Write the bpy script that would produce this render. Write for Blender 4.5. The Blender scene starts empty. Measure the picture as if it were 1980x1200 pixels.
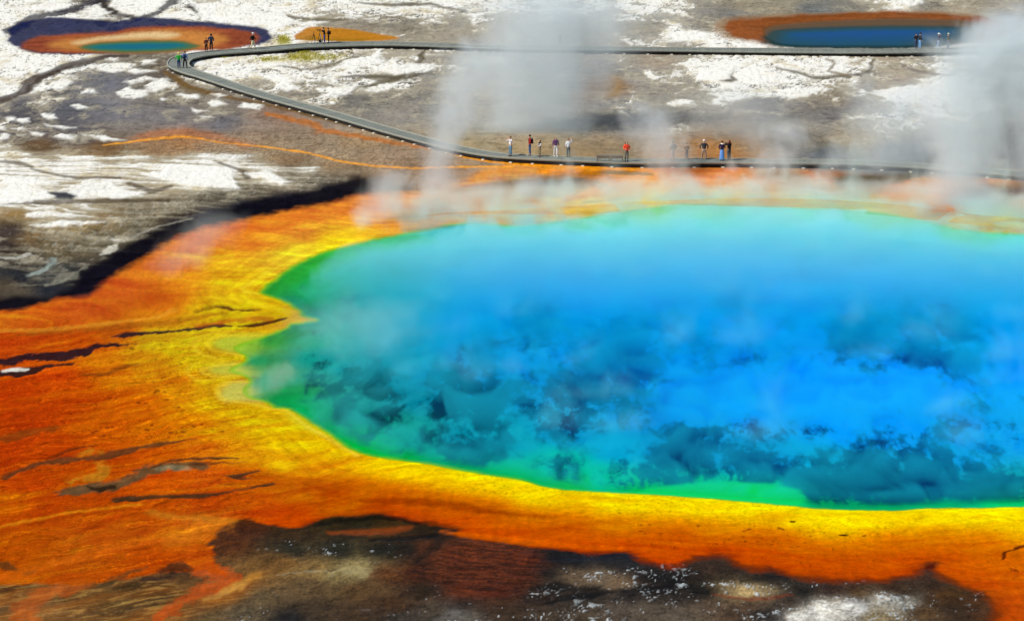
import math, random
import numpy as np
F32 = np.float32
# ------------------------------------------------------------------ camera model (metres; the camera stands on the overlook hill)
FPX, W_PX, H_PX = 6000.0, 1980.0, 1200.0
CAM_H = 47.5
TH = math.atan(1420.0 / 6000.0)
CT, ST = math.cos(TH), math.sin(TH)

def at(u, v, z=0.0):
    """survey point: where the sight line of a photo pixel meets the level z"""
    xc = (u - 990.0) / FPX; yc = (600.0 - v) / FPX
    t = (CAM_H - z) / (ST - yc * CT)
    return (t * xc, t * (CT + yc * ST), z)

def to_uv(X, Y):
    zc = Y * CT + CAM_H * ST
    zc = np.maximum(zc, 5.0)
    return 990.0 + FPX * X / zc, 600.0 - FPX * (Y * ST - CAM_H * CT) / zc

def lin(c):
    c = np.asarray(c, dtype=np.float64) / 255.0
    return np.where(c <= 0.04045, c / 12.92, ((c + 0.055) / 1.055) ** 2.4)

# ------------------------------------------------------------------ noise
def _hash(ix, iy, seed):
    h = (ix.astype(np.int64) * 374761393 + iy.astype(np.int64) * 668265263 + seed * 974711) & 0xFFFFFFFF
    h = ((h ^ (h >> 13)) * 1274126177) & 0xFFFFFFFF
    h = ((h ^ (h >> 15)) * 2246822519) & 0xFFFFFFFF
    return ((h ^ (h >> 14)) & 0xFFFFFF).astype(F32) / F32(0xFFFFFF)

def noise(x, y, seed=0):
    """gradient noise about -1..1"""
    x0 = np.floor(x); y0 = np.floor(y)
    fx = (x - x0).astype(F32); fy = (y - y0).astype(F32)
    ix = x0.astype(np.int64); iy = y0.astype(np.int64)
    sx = fx * fx * fx * (fx * (fx * 6 - 15) + 10); sy = fy * fy * fy * (fy * (fy * 6 - 15) + 10)
    def g(dx, dy):
        a = _hash(ix + dx, iy + dy, seed) * F32(2 * math.pi)
        return np.cos(a) * (fx - dx) + np.sin(a) * (fy - dy)
    n00, n10, n01, n11 = g(0, 0), g(1, 0), g(0, 1), g(1, 1)
    a = n00 + sx * (n10 - n00); b = n01 + sx * (n11 - n01)
    return (a + sy * (b - a)) * F32(1.5)

def fbm(x, y, seed=0, oct=4, gain=0.5, lac=2.03):
    s = 0; a = 1.0; t = 0
    for i in range(oct):
        s = s + a * noise(x, y, seed + i * 17); t += a
        a *= gain; x = x * lac + 3.7; y = y * lac - 1.3
    return s / F32(t ** 0.5 if t > 1 else 1)

def smooth(a, b, x):
    t = np.clip((x - a) / (b - a), 0, 1)
    return t * t * (3 - 2 * t)

def spline(pts, n=4, closed=True):
    p = np.asarray(pts, float)
    m = len(p); out = []
    rng = range(m if closed else m - 1)
    for i in rng:
        if closed:
            a, b, c, d = p[(i - 1) % m], p[i], p[(i + 1) % m], p[(i + 2) % m]
        else:
            a, b, c, d = p[max(i - 1, 0)], p[i], p[i + 1], p[min(i + 2, m - 1)]
        for k in range(n):
            t = k / n
            out.append(0.5 * ((2 * b) + (c - a) * t + (2 * a - 5 * b + 4 * c - d) * t * t + (3 * b - a - 3 * c + d) * t ** 3))
    if not closed: out.append(p[-1])
    return np.array(out)

def sd_poly(x, y, pts):
    """signed distance, negative inside"""
    d2 = np.full(x.shape, 1e12, F32); ins = np.zeros(x.shape, bool)
    n = len(pts)
    for i in range(n):
        ax, ay = pts[i - 1]; bx, by = pts[i]
        ex, ey = bx - ax, by - ay
        L = ex * ex + ey * ey
        if L < 1e-9: continue
        wx = x - F32(ax); wy = y - F32(ay)
        t = np.clip((wx * F32(ex) + wy * F32(ey)) / F32(L), 0, 1)
        qx = wx - t * F32(ex); qy = wy - t * F32(ey)
        np.minimum(d2, qx * qx + qy * qy, out=d2)
        if ay != by:
            c = (y < ay) != (y < by)
            xi = F32(ax) + (y - F32(ay)) * F32(ex / ey)
            ins ^= (c & (x < xi))
    d = np.sqrt(d2)
    return np.where(ins, -d, d)

def sd_line(x, y, pts):
    """distance to an open polyline minus its half width: pts (x, y, w)"""
    best = np.full(x.shape, 1e6, F32)
    for i in range(len(pts) - 1):
        ax, ay, aw = pts[i]; bx, by, bw = pts[i + 1]
        ex, ey = bx - ax, by - ay; L = max(ex * ex + ey * ey, 1e-9)
        wx = x - F32(ax); wy = y - F32(ay)
        t = np.clip((wx * F32(ex) + wy * F32(ey)) / F32(L), 0, 1)
        qx = wx - t * F32(ex); qy = wy - t * F32(ey)
        np.minimum(best, np.sqrt(qx * qx + qy * qy) - (F32(aw) + t * F32(bw - aw)), out=best)
    return best

# ------------------------------------------------------------------ the survey: outlines of the pools and mats
POOL = [(673,475),(615,490),(562,516),(526,541),(501,566),(541,580),(574,600),(584,612),(612,619),(562,625),(551,634),(506,650),(462,666),
        (452,676),(470,688),(472,700),(448,712),(450,720),(468,726),(480,738),(470,752),(480,768),(514,777),(531,789),(557,792),(594,814),(637,841),(668,864),
        (703,879),(753,888),(829,898),(900,912),(1002,928),(1060,943),(1128,950),(1300,959),(1502,976),(1603,985),(1729,987),(1800,983),(1980,980),
        (2100,965),(2250,900),(2380,780),(2420,680),(2360,560),(2220,490),(2100,465),(1980,452),(1870,445),(1800,430),(1690,410),(1560,402),(1430,398),(1300,396),
        (1228,406),(1127,420),(1013,436),(900,430),(830,442),(740,458)]
MAT = [(-900,640),(-400,620),(0,602),(40,600),(110,580),(175,573),(215,540),(260,510),(330,465),(400,440),(480,425),(560,408),(640,394),(690,378),(760,374),(830,372),(890,352),
       (930,330),(1000,318),(1110,319),(1235,322),(1440,324),(1600,330),(1740,345),(1980,345),(2400,400),(2800,650),(2700,900),(2400,1120),(2100,1240),(1930,1290),
       (1914,1200),(1924,1185),(1919,1168),(1897,1150),(1859,1135),(1803,1112),(1796,1102),(1806,1091),(1795,1092),(1785,1102),(1767,1113),(1704,1125),(1603,1127),(1565,1125),(1527,1115),
       (1484,1102),(1451,1104),(1421,1094),(1401,1080),(1375,1077),(1348,1079),(1320,1092),(1300,1100),(1242,1089),(1209,1069),(1141,1073),(1078,1064),(1017,1057),(926,1045),(886,1036),(888,1024),
       (860,1020),(816,1014),(761,1003),(739,996),(644,1000),(616,1007),(580,1022),(545,1020),(506,1013),(483,1003),(450,1010),(427,1021),(403,1050),(412,1074),(424,1100),(448,1121),(400,1104),(368,1106),
       (309,1108),(265,1116),(206,1128),(147,1133),(88,1130),(0,1132),(-300,1150),(-900,1150)]
LEFT_PLATE = [(15,81),(20,58),(40,45),(83,38),(119,37),(227,42),(278,35),(379,43),(500,54),(520,65),(525,76),(492,91),(379,98),(252,103),(151,107),(63,104),(33,93)]
LEFT_RING = [(43,96),(63,76),(114,69),(215,63),(278,54),(353,53),(442,58),(492,68),(495,86),(440,97),(353,101),(227,104),(101,103)]
LEFT_POOL = [(150,91),(190,82),(250,78),(330,77),(370,82),(385,90),(350,98),(265,102),(190,100)]
RIGHT_RING = [(1400,52),(1414,40),(1480,36),(1594,29),(1732,25),(1833,28),(1909,38),(1942,54),(1912,77),(1796,87),(1631,91),(1505,88),(1425,72)]
RIGHT_POOL = [(1478,60),(1495,51),(1556,44),(1707,37),(1859,40),(1905,54),(1865,77),(1760,87),(1657,88),(1530,86),(1488,76)]

# control colours (sRGB as seen on the ground) for the bacterial mats
MATC = """0 620 205 95 20;60 610 215 95 20;150 600 205 80 22;230 560 213 92 26;300 520 212 100 30;380 470 222 108 35;450 445 220 105 30;560 425 225 120 35;640 410 220 125 40;300 580 200 78 18
350 540 225 140 25;420 500 230 160 30;500 470 228 140 35;600 455 232 160 45;440 540 236 192 20;480 560 236 200 20;400 600 215 165 15;330 600 208 112 18;500 590 230 188 15;540 600 230 190 15;640 468 246 212 25;560 500 238 200 40
0 660 198 60 8;80 650 194 62 8;150 660 204 78 8;250 640 188 72 12;350 618 205 140 15;450 618 220 180 15;520 625 220 165 15;100 730 208 66 6;30 760 188 52 4;150 760 194 62 4;220 720 204 108 8;280 700 204 135 12;350 690 210 162 12;420 690 216 182 15
300 655 204 160 18;400 650 216 186 22;350 740 204 118 8;420 740 216 165 12;450 780 216 165 8;250 780 204 88 4;100 800 188 57 4;50 830 184 52 4;200 830 204 82 4;300 830 204 102 4;380 820 210 122 4;450 830 216 150 8;520 820 226 178 8;560 850 230 182 4;620 870 236 192 4
0 870 184 52 4;100 870 188 57 4;200 870 194 67 4;300 880 204 82 4;400 870 204 96 8;480 870 216 140 8;560 890 226 165 8;50 930 188 57 4;150 930 188 67 4;300 930 206 72 4;400 920 206 76 8;500 930 190 68 4;600 940 188 73 4;700 940 190 74 0
0 980 200 82 4;100 980 188 62 4;200 980 184 62 4;300 990 184 62 4;400 980 184 57 4;500 990 194 62 4;560 1010 206 62 0;50 1050 184 72 4;150 1050 184 74 8;250 1040 184 74 8;350 1030 204 98 12;400 1010 198 88 16;300 1080 190 68 4;400 1080 190 68 8;430 1110 196 63 12
600 905 228 150 5;700 905 236 180 4;800 917 240 192 0;900 937 238 188 0;1000 960 236 188 0;1200 975 240 202 0;1400 985 246 212 0;1600 1000 246 216 0;1800 1000 250 220 0;1950 995 250 220 0
700 925 216 130 4;800 945 216 120 4;900 970 204 98 0;1000 990 204 98 0;1200 1005 216 142 0;1400 1010 226 160 0;1600 1020 236 172 0;1800 1025 236 165 0;1970 1025 240 170 0
650 960 184 63 0;750 965 174 52 0;850 970 164 43 0;950 985 180 53 0;1100 1010 205 73 0;1300 1035 205 73 0;1500 1045 212 84 0;1700 1050 220 110 0;1900 1050 226 115 0
800 1000 188 54 4;900 1010 216 70 0;1000 1030 216 74 0;1100 1040 216 68 0;1200 1060 216 64 0;1300 1080 214 63 0;1400 1070 210 64 0;1500 1080 200 58 0;1600 1090 205 67 0;1700 1080 216 78 4;1600 1115 165 50 4;1750 1100 205 67 0;1850 1090 216 84 4;1950 1080 220 88 4;1950 1130 205 82 8;1960 1180 195 75 15
740 400 222 125 45;800 400 228 150 60;850 385 222 140 55;900 352 214 140 70;950 325 238 148 30;1000 332 222 150 70;1080 335 234 148 25;1150 345 242 148 20;1200 365 238 146 30;1100 392 232 175 40;1030 358 140 118 88;980 350 170 140 100;1080 360 130 118 95;1030 400 214 145 45;1000 415 232 170 60;1150 402 244 190 30;1250 392 246 196 15;1350 340 226 120 40
1400 330 226 120 40;1340 372 224 150 60;1450 355 218 140 65;1500 338 150 120 80;1560 360 175 140 95;1585 345 222 128 55;1650 350 105 95 70;1700 358 100 78 52;1740 375 220 115 15;1750 395 230 150 25;1700 403 246 206 10;1840 405 196 98 18;1850 425 228 175 15;1900 400 160 120 80;1970 358 245 150 40;1970 370 100 82 70;1975 390 238 148 55;1950 425 226 190 60;1400 388 240 190 40;1560 392 236 190 50"""
# and for the open ground: r g b then the share of white sinter crust
GROUND = """20 20 185 172 140 .75;100 15 150 140 115 .55;60 45 200 190 165 .8;10 60 190 180 150 .8;200 5 60 58 60 .3;20 120 200 190 165 .9;80 120 200 190 165 .95;120 112 190 180 160 .9;30 160 200 190 165 .9;100 180 110 104 100 .45;170 165 112 110 112 .25;230 130 118 105 85 .35;210 155 112 112 118 .15;250 190 130 120 108 .15;300 130 105 85 55 .2;290 115 110 95 70 .3
320 170 105 92 70 .25;380 190 120 105 85 .35;430 200 128 112 90 .25;60 215 90 85 88 .2;130 220 92 92 100 .15;230 215 118 112 112 .12;330 225 118 112 110 .1;60 250 85 78 82 .3;150 262 95 90 92 .28;250 250 128 116 104 .05;400 230 125 112 102 .1;440 240 112 108 108 .08
200 285 118 90 58 .08;80 283 105 80 52 .1;350 265 165 120 78 0;300 285 165 130 92 0;450 275 168 142 110 0;550 290 166 146 118 0;650 300 172 152 124 0;750 315 168 142 112 0;540 225 150 108 66 .05;620 235 152 122 86 0;700 262 168 142 106 0;500 250 155 128 96 0;640 325 158 132 98 0;800 330 160 132 100 0;850 345 165 135 105 0;560 312 140 112 80 0
450 30 200 190 165 .8;400 15 190 180 150 .6;330 20 160 150 130 .85;560 20 170 158 125 .7;600 10 185 172 140 .7;530 70 190 182 150 .85;700 10 180 172 145 .85;780 20 150 145 125 .6;850 12 190 185 165 .8;650 45 150 134 100 .35;760 40 120 112 90 .35;700 60 148 126 88 .2;800 60 142 128 94 .25;870 50 150 138 108 .35;880 75 158 144 112 .15
450 120 190 180 150 .8;420 140 180 170 145 .8;520 110 190 175 140 .8;600 105 170 155 115 .6;680 110 160 142 108 .55;560 140 170 155 120 .65;640 150 165 150 115 .6;740 130 160 145 115 .6;790 110 170 155 125 .5;700 165 150 138 112 .55;620 180 120 112 95 .5;780 160 130 122 105 .5;850 150 150 144 128 .3;830 185 135 128 112 .25;700 205 112 108 95 .25;760 220 140 132 115 .1;850 230 150 140 118 .08;920 200 155 146 124 .15;920 260 160 146 114 .05
980 15 190 186 170 .7;1100 12 190 186 170 .7;1250 15 185 180 160 .7;1000 45 160 152 130 .3;1120 50 155 148 128 .2;1250 55 150 138 104 .25;1330 72 185 180 165 .8;1270 80 175 165 145 .5;1000 110 150 148 138 .2;1100 150 150 148 138 .2;1000 180 155 146 122 .2;1080 240 150 140 115 .05;1000 255 166 146 112 .02;1190 170 160 118 60 .05;1180 230 130 122 108 .1;1260 115 165 138 96 .15;1240 150 150 142 125 .35;1270 190 142 134 115 .3;1220 210 150 145 130 .4;1150 290 150 128 95 0
1370 130 190 182 160 .85;1400 150 190 182 160 .9;1470 140 185 176 150 .9;1450 170 150 138 110 .75;1350 165 150 140 118 .45;1400 190 140 130 108 .5;1500 120 170 150 110 .7;1560 120 185 172 135 .8;1600 130 180 165 130 .75;1660 125 165 145 108 .6;1540 150 190 185 165 .95;1510 178 140 132 118 .7;1580 165 140 120 85 .5;1480 200 118 110 98 .15;1420 235 138 114 74 .08;1500 230 125 116 102 .15;1620 190 128 108 78 .2;1600 215 120 112 100 .12;1450 285 150 118 76 0;1400 300 170 120 70 0
1700 120 170 145 100 .45;1760 150 172 142 98 .2;1760 125 165 150 118 .5;1850 125 165 150 125 .5;1700 170 160 140 112 .3;1750 185 195 185 160 .8;1820 170 200 192 170 .9;1880 180 195 188 170 .8;1850 210 185 178 155 .6;1700 240 175 165 140 .5;1650 265 160 142 108 .25;1900 140 150 140 125 .4;1950 180 145 145 145 .2;1950 270 120 122 125 .05;1850 270 150 148 142 .1;1550 280 130 125 112 .05;1600 300 95 100 100 .0;1750 300 95 98 98 0
1450 15 155 136 88 .15;1420 35 120 116 104 .1;1380 48 140 128 98 .25;1520 12 158 138 88 .1;1560 22 112 114 106 .05;1640 18 118 116 104 .08;1700 5 175 160 120 .35;1750 10 190 184 165 .75;1800 8 120 112 90 .25;1850 12 170 150 105 .3;1900 25 160 145 110 .2;1960 40 160 155 145 .15;1390 85 175 165 145 .75;1330 92 150 140 120 .4;1960 90 185 180 165 .5
40 310 190 175 142 .75;150 315 180 160 122 .72;260 312 168 148 112 .65;60 350 190 178 148 .75;200 345 175 155 115 .62;330 330 170 152 115 .75;400 345 190 180 155 .9;440 320 175 160 128 .8;480 330 150 130 95 .5;520 342 180 168 140 .7;560 340 110 96 75 .4;610 335 140 128 105 .5;120 370 180 165 130 .6;300 365 165 145 108 .45;40 385 190 178 150 .8;500 365 90 82 66 .25;620 350 80 74 62 .2;650 340 110 98 80 .15
40 412 150 122 75 .25;150 408 160 138 95 .5;90 432 170 148 105 .55;200 425 135 112 75 .3;330 395 105 95 75 .3;420 380 98 90 72 .2;280 410 112 102 80 .3;150 440 138 118 80 .3;60 455 120 98 66 .2;20 450 60 50 46 .1;15 475 50 42 40 .12;120 480 95 86 66 .25;200 460 105 95 72 .3;260 440 108 98 75 .25;60 505 70 66 58 .28;110 530 62 62 58 .28;40 535 38 42 48 .05;20 560 85 76 62 0;90 560 40 42 46 0;0 590 60 52 44 0
400 425 38 36 48 0;300 480 28 26 32 0;200 550 26 26 36 0;560 392 30 32 50 .03;480 405 26 28 40 0;650 370 62 56 54 .03;160 545 30 28 32 0;250 500 32 28 28 0;720 360 90 82 72 0;350 430 40 36 40 0
480 1020 80 40 16 0;440 1050 92 48 16 0;560 1035 60 40 16 0;700 1012 42 36 18 0;640 1022 55 42 18 0;560 1065 45 42 28 .1;650 1065 42 40 28 .12;750 1030 70 48 16 .02;740 1065 36 34 24 .1;800 1062 24 26 20 .02;840 1030 45 32 14 0;600 1100 140 108 58 0;540 1090 130 90 40 0;500 1112 140 98 46 0;640 1110 150 130 80 .02;690 1098 166 150 98 .05;690 1140 98 70 38 0;600 1135 105 82 52 0;500 1160 108 90 62 .06;440 1150 128 90 44 .02;600 1180 70 55 38 .03;480 1190 100 88 68 .12;560 1195 42 40 38 0;740 1110 100 58 26 0
50 1150 132 104 58 0;0 1180 125 100 60 0;20 1140 100 66 26 0;100 1180 140 120 76 0;130 1150 110 80 36 0;200 1160 124 98 50 0;250 1140 112 78 34 0;300 1125 128 82 34 0;340 1110 90 60 30 0;350 1160 110 82 42 0;280 1180 108 86 48 0;400 1190 108 86 54 0;410 1150 140 95 42 0
830 1060 96 50 22 0;900 1070 112 54 22 0;960 1080 108 52 22 0;1020 1085 104 48 20 0;870 1110 104 52 22 .01;950 1110 108 52 22 .01;1000 1120 96 48 22 0;800 1110 78 40 18 0;820 1140 50 36 22 .03;900 1145 105 48 18 .02;960 1148 95 42 18 0;900 1168 58 42 30 .1;840 1180 85 70 50 .1;880 1190 120 112 98 .18;760 1170 78 52 28 .01;700 1190 72 54 36 .02;780 1195 70 60 48 .05;960 1165 70 46 28 .06;980 1185 66 50 34 .1;1040 1160 48 36 28 .08
1080 1075 26 26 26 0;1120 1085 30 30 34 .02;1180 1080 34 34 38 .01;1220 1090 40 38 38 .04;1070 1110 36 32 28 .04;1110 1115 118 98 74 .2;1160 1120 128 108 82 .22;1200 1130 134 108 78 .15;1080 1140 45 38 32 .1;1150 1150 40 32 26 .08;1220 1150 30 26 24 .12;1260 1115 32 28 26 .18;1300 1125 24 22 20 .25;1270 1140 36 30 26 .25;1110 1165 60 50 40 .2;1060 1190 80 66 50 .18;1180 1180 95 80 64 .2;1240 1180 98 84 66 .12;1140 1192 84 70 52 .15
1370 1095 64 46 34 0;1340 1115 44 34 26 .03;1410 1100 50 38 28 0;1360 1145 30 26 22 .15;1310 1160 50 42 34 .2;1310 1185 108 94 76 .08;1380 1175 104 86 68 .05;1450 1170 84 66 52 .08;1440 1145 190 166 118 .3;1500 1115 38 32 28 0;1460 1118 42 34 28 0;1550 1145 30 26 22 .06;1520 1165 62 50 40 .1;1470 1190 40 36 34 .15;1420 1190 90 72 56 .08
1600 1140 56 34 22 0;1650 1140 64 38 20 .03;1720 1135 66 40 20 0;1700 1120 70 38 18 0;1600 1175 200 192 172 .6;1560 1190 200 196 185 .7;1650 1175 185 186 182 .6;1700 1165 168 160 138 .4;1740 1165 170 166 150 .4;1690 1190 150 130 88 .25;1660 1150 105 78 38 .05;1750 1145 66 46 22 .02;1780 1110 72 48 34 0;1800 1130 60 42 26 0;1800 1165 66 46 24 .06;1830 1150 84 54 20 .04;1850 1185 62 46 30 .05;1780 1185 92 66 36 .05;1880 1165 78 50 26 .06;1900 1190 80 50 26 .03"""

def field(rows, nc, eps=22.0):
    """soft blend of scattered samples over the survey, as a lookup grid"""
    P = np.array([[float(t) for t in r.split()] for r in rows.replace("\n", ";").split(";") if r.strip()])
    gu = np.arange(-900, 2901, 8.0); gv = np.arange(-240, 1401, 6.0)
    U, V = np.meshgrid(gu, gv)
    val = P[:, 2:].copy(); val[:, :3] = lin(val[:, :3])
    acc = np.zeros(U.shape + (nc,)); ws = np.zeros(U.shape)
    for i in range(len(P)):
        d2 = (U - P[i, 0]) ** 2 + (2.2 * (V - P[i, 1])) ** 2
        w = 1.0 / (d2 + eps ** 2) ** 2.0
        acc += w[..., None] * val[i]; ws += w
    acc /= ws[..., None]
    acc = acc.astype(F32)
    def look(u, v):
        x = np.clip((u + 900) / 8.0, 0, len(gu) - 1.01); y = np.clip((v + 240) / 6.0, 0, len(gv) - 1.01)
        i = x.astype(np.int32); j = y.astype(np.int32)
        fx = (x - i)[:, None].astype(F32); fy = (y - j)[:, None].astype(F32)
        a = acc[j, i]; b = acc[j, i + 1]; c = acc[j + 1, i]; d = acc[j + 1, i + 1]
        return (a * (1 - fx) + b * fx) * (1 - fy) + (c * (1 - fx) + d * fx) * fy
    return look

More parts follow.
